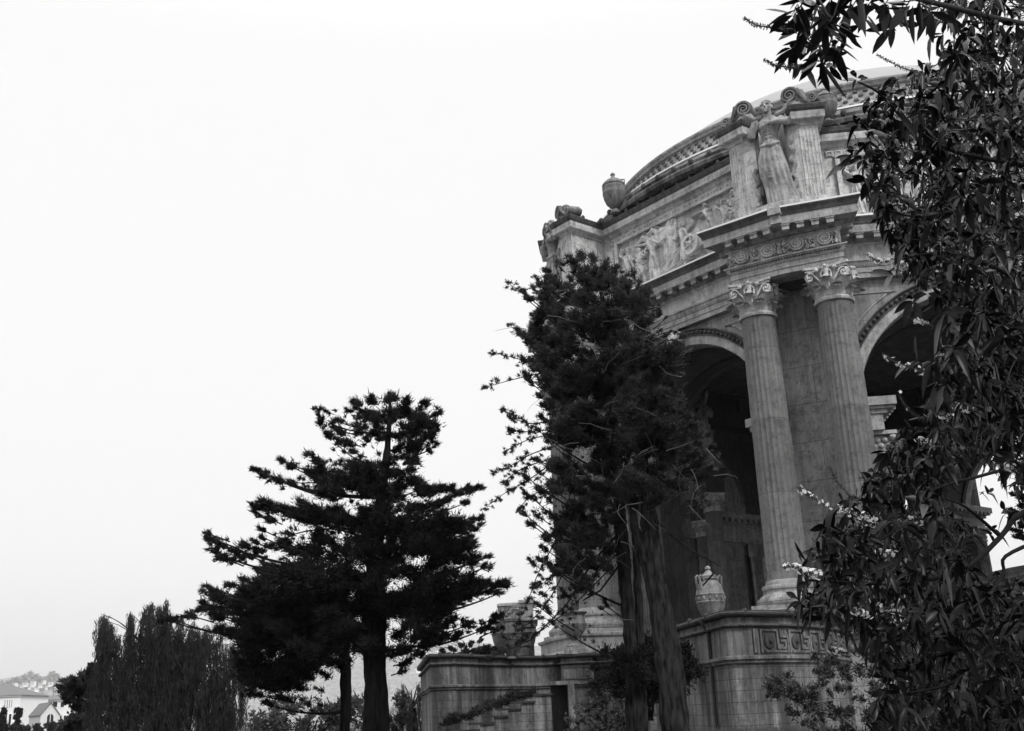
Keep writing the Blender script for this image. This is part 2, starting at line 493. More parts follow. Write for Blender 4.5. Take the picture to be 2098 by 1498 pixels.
# spandrel walls with arches, soffits, archivolts
ZS, AR = 17.5, 6.8
def arch_pts(r, n=40):
    return [(-r * math.cos(math.pi * i / n), ZS + r * math.sin(math.pi * i / n)) for i in range(n + 1)]
for j in K8:
    m = _m0 = MB()
    def P3(u, off, z): x, y = fp(j, u, off); return (x, y, z)
    A = arch_pts(AR)
    U0, Z1 = 6.8, 25.7
    mi = MB()
    for off, flip, m in ((-1.0, 0, m), (-7.0, 1, mi)):
        for i in range(len(A) - 1):
            (u0, z0), (u1, z1) = A[i], A[i + 1]
            q = [P3(u0, off, z0), P3(u1, off, z1), P3(u1, off, Z1), P3(u0, off, Z1)]
            uv = [(u0, z0), (u1, z1), (u1, Z1), (u0, Z1)]
            m.add(q, [(0, 1, 2, 3) if not flip else (3, 2, 1, 0)], [uv if not flip else uv[::-1]])
    for i in range(len(A) - 1):
        (u0, z0), (u1, z1) = A[i], A[i + 1]
        mi.add([P3(u0, -1, z0), P3(u0, -7, z0), P3(u1, -7, z1), P3(u1, -1, z1)], [(0, 1, 2, 3)], [[(0, i * .53), (6, i * .53), (6, i * .53 + .53), (0, i * .53 + .53)]])
    _m0.build('arch_wall', M['stone'], root, ang=30)
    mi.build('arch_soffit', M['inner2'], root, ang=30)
    # raised ribs on the barrel soffit
    for o0, o1 in ((-2.1, -2.6), (-5.3, -6.3)):
        m = MB()
        B = arch_pts(AR + .01); Cc = arch_pts(AR - .16)
        for i in range(40):
            for aa, bb, r0, r1 in ((o0, o0, B, Cc), (o1, o1, Cc, B), (o0, o1, Cc, Cc)):
                m.add([P3(r0[i][0], aa, r0[i][1]), P3(r1[i][0], bb, r1[i][1]), P3(r1[i + 1][0], bb, r1[i + 1][1]), P3(r0[i + 1][0], aa, r0[i + 1][1])], [(0, 1, 2, 3)])
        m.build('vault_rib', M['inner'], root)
    def aring(name, prof, mat, n=56, bump=None):
        m = MB()
        mm = len(prof)
        vs = []
        for i in range(n + 1):
            a = math.pi * i / n
            for r, o in prof:
                vs.append(P3(-r * math.cos(a), -1.0 + o, ZS + r * math.sin(a)))
        fs, uvs = [], []
        for i in range(n):
            for k in range(mm - 1):
                fs.append((i * mm + k, (i + 1) * mm + k, (i + 1) * mm + k + 1, i * mm + k + 1))
                uvs.append([(i * .37, k * .3), (i * .37 + .37, k * .3), (i * .37 + .37, k * .3 + .3), (i * .37, k * .3 + .3)])
        m.add(vs, fs, uvs)
        if bump: bump(m)
        return m.build(name, mat, root, ang=30)
    aring('archivolt', [(6.79, -1.0), (6.79, .12), (6.83, .16), (7.34, .16), (7.38, .2)], M['trim'])
    def eggs(m):
        for i in range(66):
            a = math.pi * (i + .5) / 66
            x, y = fp(j, -7.6 * math.cos(a), -.78)
            n_, t_ = fvec(j)
            m.ball((x, y, ZS + 7.6 * math.sin(a)), .13, .13, .13, n=6, m=4)
    aring('archivolt_ornament', [(7.36, .1), (7.38, .24), (7.44, .26), (7.48, .16), (7.74, .16), (7.8, .3), (7.88, .3), (7.9, 0)], M['dtrim'], bump=eggs)
    # spandrel field moulding
    for sgn in (-1, 1):
        m = MB()
        pts = [(-8.25, 19.2), (-8.25 * .87, ZS + 8.25 * .5 - .1), (-4.3, 24.75), (-7.2, 24.75), (-7.2, 22.2)]
        Q = []
        for a in np.linspace(R_(30), R_(62), 9): Q.append((-8.3 * math.cos(a), ZS + 8.3 * math.sin(a)))
        Q = [q for q in Q if q[1] < 24.7] + [(-3.8, 24.7), (-7.1, 24.7)]
        Q.append(Q[0])
        m.tube([P3(sgn * u, -.98, z) for u, z in Q], .06, n=4)
        m.build('spandrel_moulding', M['trim'], root)
    m = MB()
    hx, hy = fp(j, 0, -.45)
    n_, t_ = fvec(j)
    rot = Matrix(((t_.x, n_.x, 0), (t_.y, n_.y, 0), (0, 0, 1)))
    m.ball((hx, hy, 24.65), .5, .45, .62, mat=rot)
    m.ball(Vector((hx, hy, 24.5)) + Vector((*(n_ * .42), 0)), .16, .2, .2, mat=rot)
    for q in range(10):
        a = 2 * math.pi * q / 10
        m.ball(Vector((hx, hy, 24.7)) + rot @ Vector((.5 * math.cos(a), .05, .6 * math.sin(a))), .2, .2, .2, n=7, m=5)
    m.build('keystone_head', M['carve'], root)

# corner piers
for k in K8:
    m = MB()
    poly = [fp(k - 1, 6.8, -1.0), cp(k, -1.91, 24.1), cp(k, 1.91, 24.1), fp(k, -6.8, -1.0), fp(k, -6.8, -1.6), fp(k - 1, 6.8, -1.6)]
    m.prism(poly, 4.9, 25.58)
    m.build('pier', M['stone'], root, smooth=False)
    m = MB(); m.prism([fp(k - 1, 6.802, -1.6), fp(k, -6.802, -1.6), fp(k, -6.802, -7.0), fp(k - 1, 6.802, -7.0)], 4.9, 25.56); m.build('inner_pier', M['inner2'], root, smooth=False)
    # imposts with their lower order of column and pilasters
    for j, s in ((k - 1, 1), (k, -1)):
        n_, t_ = fvec(j)
        m = MB()
        m.obox(fp(j, s * 6.25, -3.9), n_, t_, 2.9, .62, 16.35, 17.3)
        m.obox(fp(j, s * 6.15, -3.9), n_, t_, 3.0, .78, 17.3, 17.55)
        m.obox(fp(j, s * 6.05, -3.9), n_, t_, 3.15, 1.0, 17.55, 17.72)
        m.obox(fp(j, s * 6.0, -3.9), n_, t_, 3.3, 1.15, 17.72, 18.22)
        for q in range(9):
            m.obox(fp(j, s * 5.0, -6.6 + q * .68), n_, t_, .16, .14, 17.5, 17.74)
        m.build('impost', M['trim'], root, smooth=False)

# columns (one of each kind, then copies)
def capital(r0, z0, z1, name, par, mat, figs=True):
    h = z1 - z0; m = MB()
    m.lathe([(r0, z0), (r0 * 1.12, z0 + .02), (r0 * 1.16, z0 + .07 * h), (r0 * 1.1, z0 + .12 * h), (r0, z0 + .13 * h), (r0 * 1.02, z0 + .6 * h), (r0 * 1.2, z0 + .86 * h), (r0 * 1.26, z0 + .88 * h)], 32)
    # abacus with hollow sides
    ab = []
    Rd = r0 * 1.95
    for q in range(4):
        a0, a1 = math.pi / 4 + q * math.pi / 2, math.pi / 4 + (q + 1) * math.pi / 2
        c0 = Vector((math.cos(a0), math.sin(a0))) * Rd; c1 = Vector((math.cos(a1), math.sin(a1))) * Rd
        d = (c1 - c0).normalized(); nn = Vector((d.y, -d.x))
        for s in np.linspace(.05, .95, 9):
            b = c0.lerp(c1, s) - nn * (-1) * 0
            inn = -(c0 + c1).normalized() * (.28 * r0 * (1 - (2 * s - 1) ** 2))
            ab.append(tuple(b + inn))
    m.prism([(x * .93, y * .93) for x, y in ab], z1 - .14 * h, z1 - .07 * h)
    m.prism(ab, z1 - .07 * h, z1)
    # acanthus leaves
    def leaf(a, rb, zb, hh, w, curl):
        d = Vector((math.cos(a), math.sin(a), 0)); t = Vector((-math.sin(a), math.cos(a), 0))
        rows = 8; vs = []
        for i in range(rows + 1):
            s = i / rows
            zz = zb + hh * (s if s < .8 else .8 + (s - .8) * .2 - (s - .8) * 1.2 * .6)
            o = rb + .1 * r0 * s + curl * max(0, s - .45) ** 1.6 * 3.2
            ww = w * (math.sin(math.pi * (.12 + .8 * s)) ** .6) * (1 + .12 * math.sin(s * 22))
            for q in (-1, -.5, 0, .5, 1):
                vs.append(d * (o - .07 * r0 * abs(q) + (.04 * r0 if q == 0 else 0)) + t * (ww * q) + Vector((0, 0, zz)))
        fs = [(i * 5 + q, i * 5 + q + 1, (i + 1) * 5 + q + 1, (i + 1) * 5 + q) for i in range(rows) for q in range(4)]
        m.add(vs, fs)
    for q in range(8): leaf(q * math.pi / 4 + math.pi / 8, r0 * 1.03, z0 + .12 * h, .34 * h, r0 * .4, r0 * .58)
    for q in range(8): leaf(q * math.pi / 4, r0 * 1.04, z0 + .14 * h, .58 * h, r0 * .4, r0 * .62)
    for row, (rr_, zz_) in enumerate(((1.34, .37), (1.46, .62))):
        for q in range(8):
            a = q * math.pi / 4 + (math.pi / 8 if row == 0 else 0)
            rot = Matrix.Rotation(a, 3, 'Z')
            m.ball((rr_ * r0 * math.cos(a), rr_ * r0 * math.sin(a), z0 + zz_ * h), r0 * .17, r0 * .26, h * .045, n=10, m=6, mat=rot)
            m.ball(((rr_ + .1) * r0 * math.cos(a), (rr_ + .1) * r0 * math.sin(a), z0 + (zz_ - .04) * h), r0 * .08, r0 * .19, h * .05, n=8, m=5, mat=rot)
    # corner volutes
    for q in range(4):
        a = math.pi / 4 + q * math.pi / 2
        d = Vector((math.cos(a), math.sin(a), 0)); t = Vector((-d.y, d.x, 0))
        for s in (-1, 1):
            pts, rr = [], []
            ax = (d * .55 - t * s * .83).normalized()
            c = d * (r0 * 1.5) + t * s * (r0 * .12) + Vector((0, 0, z0 + .7 * h))
            pts.append(d * r0 * 1.0 + t * s * r0 * .55 + Vector((0, 0, z0 + .5 * h))); rr.append(.05 * r0)
            for i in range(26):
                b = math.pi * .95 - i * .42
                R0 = r0 * .31 * (1 - i / 30)
                pts.append(c + ax * (R0 * math.cos(b)) * -1 * -1 + Vector((0, 0, R0 * math.sin(b)))); rr.append(r0 * .065 * (1 - i / 45))
            m.tube(pts, rr, 5)
            m.ball(c, r0 * .09)
    if figs:
        for q in range(4):
            a = q * math.pi / 2; d = Vector((math.cos(a), math.sin(a), 0)); t = Vector((-d.y, d.x, 0))
            b = d * r0 * 1.25
            m.ball(b + d * .1 * r0 + Vector((0, 0, z0 + .93 * h)), r0 * .13)
            m.tube([b + Vector((0, 0, z0 + .87 * h)), b + Vector((0, 0, z0 + .7 * h))], [r0 * .17, r0 * .13], 8)
            m.tube([b + Vector((0, 0, z0 + .7 * h)), b + d * .05 + Vector((0, 0, z0 + .54 * h))], [r0 * .13, r0 * .27], 8)
            for s in (-1, 1):
                m.tube([b + t * s * r0 * .12 + Vector((0, 0, z0 + .86 * h)), b + t * s * r0 * .3 + Vector((0, 0, z0 + .76 * h)), b + t * s * r0 * .26 + Vector((0, 0, z0 + .6 * h))], r0 * .05, 6)
                m.tube([b + t * s * r0 * .07 + Vector((0, 0, z0 + .54 * h)), d * r0 * 1.12 + t * s * r0 * .06 + Vector((0, 0, z0 + .3 * h))], r0 * .06, 6)
                m.ball(d * r0 * 1.3 + t * s * r0 * .52 + Vector((0, 0, z0 + .86 * h)), r0 * .13)
    return m.build(name, mat, par, ang=40)

def make_column():
    c = empty('column'); c.parent = root
    m = MB()
    m.lathe([(1.78, 6.72), (1.84, 6.8), (1.86, 6.95), (1.8, 7.1), (1.68, 7.14), (1.66, 7.22), (1.5, 7.32), (1.44, 7.45), (1.46, 7.56), (1.5, 7.58), (1.52, 7.7), (1.46, 7.82), (1.3, 7.84), (1.28, 7.95), (1.2, 8.1)], 48)
    m.box(-1.75, 1.75, -1.75, 1.75, 6.45, 6.73)
    m.build('base', M['stone'], c, ang=45)
    m = MB()
    pr = []
    for i in range(26):
        s = i / 25; z = 8.1 + s * (23.5 - 8.1)
        r = 1.14 - .15 * s ** 1.6
        pr.append((r, z))
    pr = [(1.19, 8.08), (1.16, 8.3)] + pr[1:-1] + [(1.0, 23.3), (1.0, 23.5)]
    m.lathe(pr, 144, flute=24, fd=.055, flute_z=(8.5, 23.2))
    m.build('shaft', M['shaft'], c, ang=50)
    capital(1.0, 23.45, 25.57, 'capital', c, M['cap'])
    return c
col0 = make_column()
first = True
for k in K8:
    for s in (-1, 1):
        c = col0 if first else copy_tree(col0, root)
        first = False
        x, y = cp(k, s * 2.2654, 25.98)
        c.location = (x, y, 0)
        c.rotation_euler = (0, 0, PHI + k * math.pi / 4)
    m = MB()   # pedestal under the pair
    P = [cp(k, -4.3, 23.9), cp(k, -4.3, 27.9), cp(k, 0, 28.3), cp(k, 4.3, 27.9), cp(k, 4.3, 23.9)]
    m.sweep([(0, 4.9), (.25, 4.9), (.25, 5.35), (.05, 5.45), (0, 5.5), (0, 6.15), (.15, 6.25), (.18, 6.4), (0, 6.46), (-3.5, 6.46)], P, cap=False)
    m.build('column_pedestal', M['stone'], root, ang=30)

def make_small_column():
    c = empty('inner_column'); c.parent = root
    m = MB()
    m.lathe([(.95, 6.0), (.95, 6.3), (.85, 6.4), (.82, 6.5), (.86, 6.6), (.72, 6.7)], 28)
    m.box(-1.0, 1.0, -1.0, 1.0, 5.0, 6.0)
    m.build('base', M['trim'], c)
    m = MB()
    m.lathe([(.7, 6.7), (.68, 7.2), (.6, 15.05)], 96, flute=24, fd=.08)
    m.build('shaft', M['shaft'], c, ang=50)
    capital(.6, 15.0, 16.34, 'capital', c, M['cap'], figs=False)
    return c
sc0 = make_small_column(); first = True
for k in K8:
    for j, s in ((k - 1, 1), (k, -1)):
        n_, t_ = fvec(j)
        m = MB()
        m.obox(fp(j, s * 6.1, -2.5), n_, t_, .85, .72, 4.95, 15.2)
        for i in range(6):
            m.obox(fp(j, s * 5.36, -3.15 + i * .26), n_, t_, .07, .05, 7.0, 14.9)
            m.obox(fp(j, s * (6.7 - i * .24), -1.63), n_, t_, .05, .07, 7.0, 14.9)
        m.build('pilaster', M['shaft'], root, smooth=False)
        m = MB()
        m.obox(fp(j, s * 6.05, -2.5), n_, t_, .95, .82, 15.1, 15.25)
        m.obox(fp(j, s * 6.08, -2.5), n_, t_, .86, .76, 15.25, 16.1)
        m.obox(fp(j, s * 5.95, -2.5), n_, t_, 1.2, 1.05, 16.15, 16.36)
        for i in range(4):
            for zz in (15.5, 15.85):
                e = .43 * i + (.2 if zz > 15.6 else 0) * (i < 3)
                for q in (fp(j, s * 5.26, -3.15 + e), fp(j, s * (5.4 + e), -1.6)):
                    m.ball((*q, zz), .19, .19, .17, n=7, m=5)
        for q in (fp(j, s * 5.15, -3.4), fp(j, s * 5.15, -1.55), fp(j, s * 6.6, -1.55)): m.ball((*q, 16.0), .26, .26, .22, n=8, m=6)
        m.build('pilaster_capital', M['cap'], root, ang=40)
    # inner freestanding column with a winged figure on its block
    c = sc0 if first else copy_tree(sc0, root)
    first = False
    x, y = cp(k, 0, 15.7); c.location = (x, y, 0); c.rotation_euler = (0, 0, PHI + k * math.pi / 4)
    n_, t_ = cvec(k)
    m = MB(); m.obox(cp(k, 0, 15.7), t_, n_, .75, .75, 16.35, 17.5); m.obox(cp(k, 0, 15.7), t_, n_, 1.0, 1.0, 17.5, 18.1)
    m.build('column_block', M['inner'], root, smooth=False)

# inner ring above the arches, inner dome and floor
m = MB()
inn = []
for k in K8: inn.append(cp(k, 0, (APO - 7) / math.cos(math.pi / 8)))
m.sweep([(0.0, 25.6), (-.6, 25.8), (-.6, 27.5)], inn, closed=True)
pr = [(16.9 * math.cos(a), 27.4 + 13.5 * math.sin(a)) for a in np.linspace(0, math.pi / 2, 16)]
m.lathe(pr, 64, capt=False)
for q in range(24):          # coffer ribs
    a = 2 * math.pi * q / 24
    m.tube([(r * .985 * math.cos(a), r * .985 * math.sin(a), z - .1) for r, z in pr[:-2]], .22, 5)
for r, z in pr[1:-2:2]:
    m.tube([(r * .985 * math.cos(a), r * .985 * math.sin(a), z - .1) for a in np.linspace(0, 2 * math.pi, 65)], .2, 5)
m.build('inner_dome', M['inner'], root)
m = MB()
m.prism([cp(k, 0, 28.6) for k in K8], -.3, 4.93)
m.build('podium', M['stone'], root, smooth=False)
m = MB()
m.prism([cp(k, 0, 25.2) for k in K8], 28.95, 29.5)
m.prism([cp(k, 0, 23.6) for k in K8], 36.0, 36.42)
m.build('roof_deck', M['dtrim'], root, smooth=False)

# ---------------- attic
AU = 7.5
def attic_path():
    P = []
    for k in K8:
        P += [fp(k - 1, AU, -1.85), fp(k - 1, AU, 1.35), fp(k - 1, AU + 1.12, 1.35), cp(k, -1.02, 26.72), cp(k, -.98, 25.3),
              cp(k, .98, 25.3), cp(k, 1.02, 26.72), fp(k, -AU - 1.12, 1.35), fp(k, -AU, 1.35), fp(k, -AU, -1.85)]
    return P
ring('attic_wall', [(0, 29.2), (0, 36.1)], M['attic'], path=attic_path())
ring('attic_plinth', [(-.2, 29.4), (.1, 29.4), (.1, 29.95), (.02, 30.02), (-.2, 30.02)], M['trim'], path=attic_path())
for j in K8:   # cornice over each recess, turned along the sides of the corner wings
    P = [fp(j, -AU - 1.16, 0.7), fp(j, -AU - 1.12, 1.35), fp(j, -AU, 1.35), fp(j, -AU, -1.85), fp(j, AU, -1.85), fp(j, AU, 1.35), fp(j, AU + 1.12, 1.35), fp(j, AU + 1.16, 0.7)]
    m = MB(); m.sweep([(-.3, 34.95), (.05, 34.95), (.07, 35.07), (.12, 35.12), (.14, 35.2), (.44, 35.24), (.46, 35.3), (.46, 35.72), (-.3, 35.74)], P)
    m.build('attic_cornice', M['attic'], root, ang=30)
    m = MB(); m.sweep([(-.3, 35.72), (.48, 35.74), (.5, 35.8), (.56, 35.86), (.56, 35.93), (.62, 36.02), (.62, 36.12), (.55, 36.18), (-.3, 36.4)], P)
    for i in range(len(P) - 1):
        a, b = Vector(P[i]), Vector(P[i + 1]); d = (b - a); L = d.length; d.normalize(); o = Vector((d.y, -d.x))
        c = max(1, int(L / 1.25))
        for q in range(c):
            w = a + d * (L * (q + .5) / c) + o * .5
            m.ball((w.x, w.y, 36.24), .15, .15, .17, n=8, m=5)
    m.build('attic_crown', M['dtrim'], root, ang=35)
    # greek key band under the cornice
    m = MB(); n_, t_ = fvec(j)
    m.obox(fp(j, 0, -1.8), t_, n_, 6.6, .03, 34.28, 34.72)
    q = -6.5
    while q < 6.4:
        for du, z0, z1, w in ((0, 34.34, 34.66, .035), (.13, 34.34, 34.52, .03), (.33, 34.34, 34.66, .035)):
            m.obox(fp(j, q + du, -1.75), t_, n_, w, .05, z0, z1)
        m.obox(fp(j, q + .165, -1.75), t_, n_, .17, .05, 34.6, 34.66)
        m.obox(fp(j, q + .22, -1.75), t_, n_, .1, .05, 34.34, 34.39)
        q += .55
    m.build('key_band', M['carve'], root, smooth=False)

def fluted_face(j, u0, u1, off, z0, z1, m):
    n_, t_ = fvec(j); c = 5
    w = (u1 - u0) / c
    for i in range(c + 1):
        m.obox(fp(j, u0 + i * w, off - .015), t_, n_, w * .2, .028, z0, z1)
def spiral(c, t, R0, turns, rad, w, m, hand=1):
    """flat volute band : c centre, t tangent vector, extruded along the normal"""
    n = Vector((t.y, -t.x, 0)); pts = []
    N = int(turns * 18)
    vs = []
    for i in range(N + 1):
        a = hand * (i / 18 * 2 * math.pi); R1 = R0 * (1 - i / N * .85); th = rad * (1 - i / N * .5)
        for rr in (R1, R1 - th):
            for s in (-w, w):
                vs.append(c + t * (rr * math.cos(a)) + Vector((0, 0, rr * math.sin(a))) + n * s)
    fs = []
    for i in range(N):
        b = i * 4
        fs += [(b, b + 1, b + 5, b + 4), (b + 2, b + 6, b + 7, b + 3), (b, b + 4, b + 6, b + 2), (b + 1, b + 3, b + 7, b + 5)]
    fs += [(0, 2, 3, 1), (N * 4, N * 4 + 1, N * 4 + 3, N * 4 + 2)]
    m.add(vs, fs)
    # disc that closes the volute
    dv = [c + t * (R0 * .93 * math.cos(a)) + Vector((0, 0, R0 * .93 * math.sin(a))) + n * s * w * .72 for s in (-1, 1) for a in np.linspace(0, 2 * math.pi, 25)[:-1]]
    m.add(dv, [tuple(range(24)), tuple(range(47, 23, -1))] + [(i, 24 + i, 24 + (i + 1) % 24, (i + 1) % 24) for i in range(24)])

for k in K8:
    for s, j in ((-1, k - 1), (1, k)):
        m = MB()
        lo_, hi_ = (AU + .04, AU + 1.08) if s < 0 else (-AU - 1.08, -AU - .04)
        fluted_face(j, lo_, hi_, 1.37, 30.3, 34.7, m)
        m.build('attic_pilaster', M['attic'], root, smooth=False)
        # raised block under the scrolls
        m = MB(); n_, t_ = cvec(k)
        A0 = [cp(k, s * 1.0, 26.7), cp(k, s * 1.75, 26.7), cp(k, s * 2.6, 26.2), cp(k, s * 2.6, 25.4), cp(k, s * 1.0, 25.4)]
        if s < 0: A0.reverse()
        A0 = A0[::-1] if (lambda P: sum(P[i][0] * P[(i + 1) % 5][1] - P[(i + 1) % 5][0] * P[i][1] for i in range(5)))(A0) < 0 else A0
        m.prism(A0, 35.9, 36.75)
        m.build('scroll_block', M['attic'], root, smooth=False)
        m = MB(); t3 = Vector((t_.x, t_.y, 0)) * s
        big = Vector((*cp(k, s * 1.45, 26.3), 37.15)); small = Vector((*cp(k, s * 2.75, 26.0), 36.78))
        spiral(big, t3, .6, 2.4, .13, .55, m, 1)
        spiral(small, t3, .38, 2.0, .12, .55, m, -1)
        for oo in (-.45, .45):
            nn = Vector((n_.x, n_.y, 0)) * oo
            m.tube([big + t3 * .5 + Vector((0, 0, .3)) + nn, big + t3 * .62 + Vector((0, 0, -.1)) + nn, small + t3 * -.38 + Vector((0, 0, -.15)) + nn, small + t3 * -.1 + Vector((0, 0, -.33)) + nn], .14, 6)
        m.tube([big + t3 * .5 + Vector((0, 0, .3)), big + t3 * .62 + Vector((0, 0, -.1)), small + t3 * -.38 + Vector((0, 0, -.1)), small + t3 * .1 + Vector((0, 0, -.3))], .3, 8)
        for q in range(7): m.ball(big.lerp(small, .3 + .1 * q) + Vector((n_.x, n_.y, 0)) * .35 + Vector((0, 0, -.25 + .08 * (q % 2))), .14, n=7, m=5)
        m.build('scroll', M['urn'], root, ang=40)

# drum and dome
m = MB()
m.lathe([(22.0, 36.3), (23.2, 36.45), (23.25, 36.7), (23.1, 36.9), (23.15, 37.1), (22.8, 37.3), (22.5, 37.7), (22.4, 37.8)], 128, capt=False)
for q in range(96):
    a = 2 * math.pi * q / 96; m.ball((23.1 * math.cos(a), 23.1 * math.sin(a), 37.15), .2, .2, .24, n=8, m=5)
m.build('drum_moulding', M['terr'], root, ang=35)
m = MB(); m.lathe([(22.4, 37.78), (22.5, 37.8), (22.5, 37.92), (21.2, 38.05)], 128, capt=False)
m.build('drum_flashing', M['lead'], root, ang=35)
m = MB()
m.lathe([(21.3, 38.0), (21.1, 38.2), (20.35, 40.15), (20.3, 40.2)], 128, capt=False)
for row in range(5):
    for q in range(190):
        a = 2 * math.pi * (q + .5 * (row % 2)) / 190; s = (row + .5) / 5
        r = 21.12 - .75 * s; z = 38.2 + 1.95 * s
        m.ball((r * math.cos(a), r * math.sin(a), z), .2, .2, .13, n=5, m=3)
m.build('drum_frieze', M['stone'], root, ang=35)
m = MB(); m.lathe([(20.3, 40.2), (20.5, 40.26), (20.5, 40.45), (20.7, 40.5), (20.72, 40.62), (20.3, 40.68), (20.2, 40.85), (20.0, 40.9), (19.5, 41.0)], 128, capt=False)
m.build('drum_cornice', M['trim'], root, ang=35)
m = MB(); m.lathe([(28 * math.cos(a), 21.1 + 28 * math.sin(a)) for a in np.linspace(math.asin(19.7 / 28), math.pi / 2 - .002, 34)], 128, capt=False)
m.build('dome', M['dome'], root, ang=60)
# ---------------- carved reliefs (height fields cut from figures, horses, cloth and plants)
def hfield(name, W, H, nx, nz, shapes, place, mat, parent, noise_=0.02, seed=0, base=0.0, grooves=()):
    """shapes : (x0,z0,x1,z1,r0,r1,height,fold) capsules on the panel"""
    X, Z = np.meshgrid(np.linspace(0, W, nx), np.linspace(0, H, nz))
    Hh = np.zeros_like(X) + base
    for (x0, z0, x1, z1, r0, r1, h, fold) in shapes:
        dx, dz = x1 - x0, z1 - z0; L2 = dx * dx + dz * dz + 1e-9
        s = np.clip(((X - x0) * dx + (Z - z0) * dz) / L2, 0, 1)
        d = np.hypot(X - x0 - s * dx, Z - z0 - s * dz); r = r0 + (r1 - r0) * s
        q = np.clip(1 - (d / r) ** 2, 0, 1) ** .3
        side = ((X - x0) * dz - (Z - z0) * dx) / math.sqrt(L2)
        hh = q * h
        if fold: hh = hh * (1 + .28 * np.sin(side / np.maximum(r, .05) * fold + 3 * s)) * (q > 0)
        Hh = np.maximum(Hh, hh)
    r2 = np.random.default_rng(seed)
    nz_ = np.zeros_like(Hh)
    for _ in range(40):
        fx, fz, ph = r2.normal() * 5, r2.normal() * 5, r2.uniform(0, 6.3)
        nz_ += np.sin(fx * X + fz * Z + ph)
    Hh = Hh + noise_ * nz_ / 6.3 * (.3 + (Hh > base + .02))
    for gx in grooves: Hh -= .05 * (np.abs(X - gx) < W / nx * .8)
    vs = []
    for i in range(nz):
        for q in range(nx):
            vs.append(place(X[i, q], Z[i, q], Hh[i, q]))
    fs = [(i * nx + q, i * nx + q + 1, (i + 1) * nx + q + 1, (i + 1) * nx + q) for i in range(nz - 1) for q in range(nx - 1)]
    m = MB(); m.v = vs; m.f = fs; m.uv = [None] * len(fs)
    return m.build(name, mat, parent, ang=60)

def person_shapes(x, z, h, lean=0.0, face=1, armL=None, armR=None, robe=True, stride=0.0, dep=.3):
    u = h / 7.5; S = []
    hip = (x + lean * .4 * h, z + 3.9 * u); sh = (x + lean * .8 * h, z + 6.1 * u); hd = (x + lean * h + face * .12 * u, z + 6.95 * u)
    if robe:
        S.append((x, z + .2 * u, hip[0], hip[1], 1.15 * u, .75 * u, dep, 7)); S.append((x + .35 * u, z + .1 * u, hip[0], hip[1], .8 * u, .6 * u, dep * .9, 9))
    for s, st in ((-1, -stride), (1, stride)):
        kn = (x + s * .25 * u + st * .5 * u, z + 2.1 * u); ft = (x + s * .3 * u + st * 1.1 * u, z + .1 * u)
        S.append((hip[0] + s * .2 * u, hip[1], kn[0], kn[1], .48 * u, .36 * u, dep * (1.0 if not robe else .8), 0)); S.append((kn[0], kn[1], ft[0], ft[1], .33 * u, .2 * u, dep * (1 if not robe else .8), 0))
        S.append((ft[0], ft[1], ft[0] + face * .45 * u, ft[1] - .02, .18 * u, .13 * u, dep, 0))
    S.append((hip[0], hip[1], sh[0], sh[1] - .3 * u, .62 * u, .78 * u, dep * 1.15, 3 if robe else 0))
    S.append((sh[0] - .55 * u, sh[1] - .1 * u, sh[0] + .55 * u, sh[1] - .1 * u, .33 * u, .33 * u, dep * 1.1, 0))
    S.append((sh[0], sh[1], hd[0], hd[1], .25 * u, .25 * u, dep, 0)); S.append((hd[0], hd[1] - .1 * u, hd[0], hd[1] + .15 * u, .42 * u, .46 * u, dep * 1.3, 0))
    S.append((hd[0] - face * .2 * u, hd[1] + .3 * u, hd[0] - face * .35 * u, hd[1] + .05 * u, .32 * u, .3 * u, dep * 1.35, 9))
    for s, arm in ((-1, armL), (1, armR)):
        if arm is None: arm = ((s * .5, -1.3), (s * .3 + face * .5, -2.2))
        a0 = (sh[0] + s * .65 * u, sh[1] - .1 * u); e = (a0[0] + arm[0][0] * u, a0[1] + arm[0][1] * u); w = (a0[0] + arm[1][0] * u, a0[1] + arm[1][1] * u)
        S.append((*a0, *e, .27 * u, .21 * u, dep * 1.25, 0)); S.append((*e, *w, .21 * u, .14 * u, dep * 1.3, 0)); S.append((*w, w[0] + .12 * u, w[1], .16 * u, .12 * u, dep * 1.3, 0))
    return S
def foliage_shapes(x, z, w, h, n, seed, r=.12, dep=.34):
    q = random.Random(seed); return [(a, b, a + q.uniform(-.1, .1), b + q.uniform(-.1, .1), r * q.uniform(.6, 1.2), r * .6, dep * q.uniform(.7, 1.1), 0) for a, b in [(x + q.uniform(0, w), z + q.uniform(0, h)) for _ in range(n)]]
def horse_shapes(x, z, s, dep=.36):
    return [(x, z, x - .7 * s, z + .5 * s, .42 * s, .28 * s, dep, 0), (x - .7 * s, z + .5 * s, x - 1.25 * s, z + .15 * s, .25 * s, .13 * s, dep * 1.2, 0), (x - .62 * s, z + .75 * s, x - .58 * s, z + .95 * s, .09 * s, .04 * s, dep, 0),
            (x + .1 * s, z + .35 * s, x - .5 * s, z + .85 * s, .2 * s, .12 * s, dep * .9, 12), (x, z, x + 1.3 * s, z - .3 * s, .5 * s, .55 * s, dep * .9, 0), (x + .1 * s, z - .3 * s, x - .6 * s, z - .7 * s, .16 * s, .1 * s, dep, 0), (x - .6 * s, z - .7 * s, x - .5 * s, z - 1.1 * s, .1 * s, .08 * s, dep, 0)]
PW, PH = 11.6, 4.05
S = []
S += person_shapes(.8, .05, 3.3, armL=((-.7, .6), (-.3, 1.5)), robe=True)
S += foliage_shapes(.2, 2.9, .8, .5, 22, 1)
S += person_shapes(2.0, .05, 2.9, lean=.02, robe=False, stride=.9, armL=((-.9, -.4), (-1.2, .5)), armR=((.9, -.6), (1.5, -.2)))
S += foliage_shapes(1.7, .9, .8, 1.7, 60, 2, r=.14)
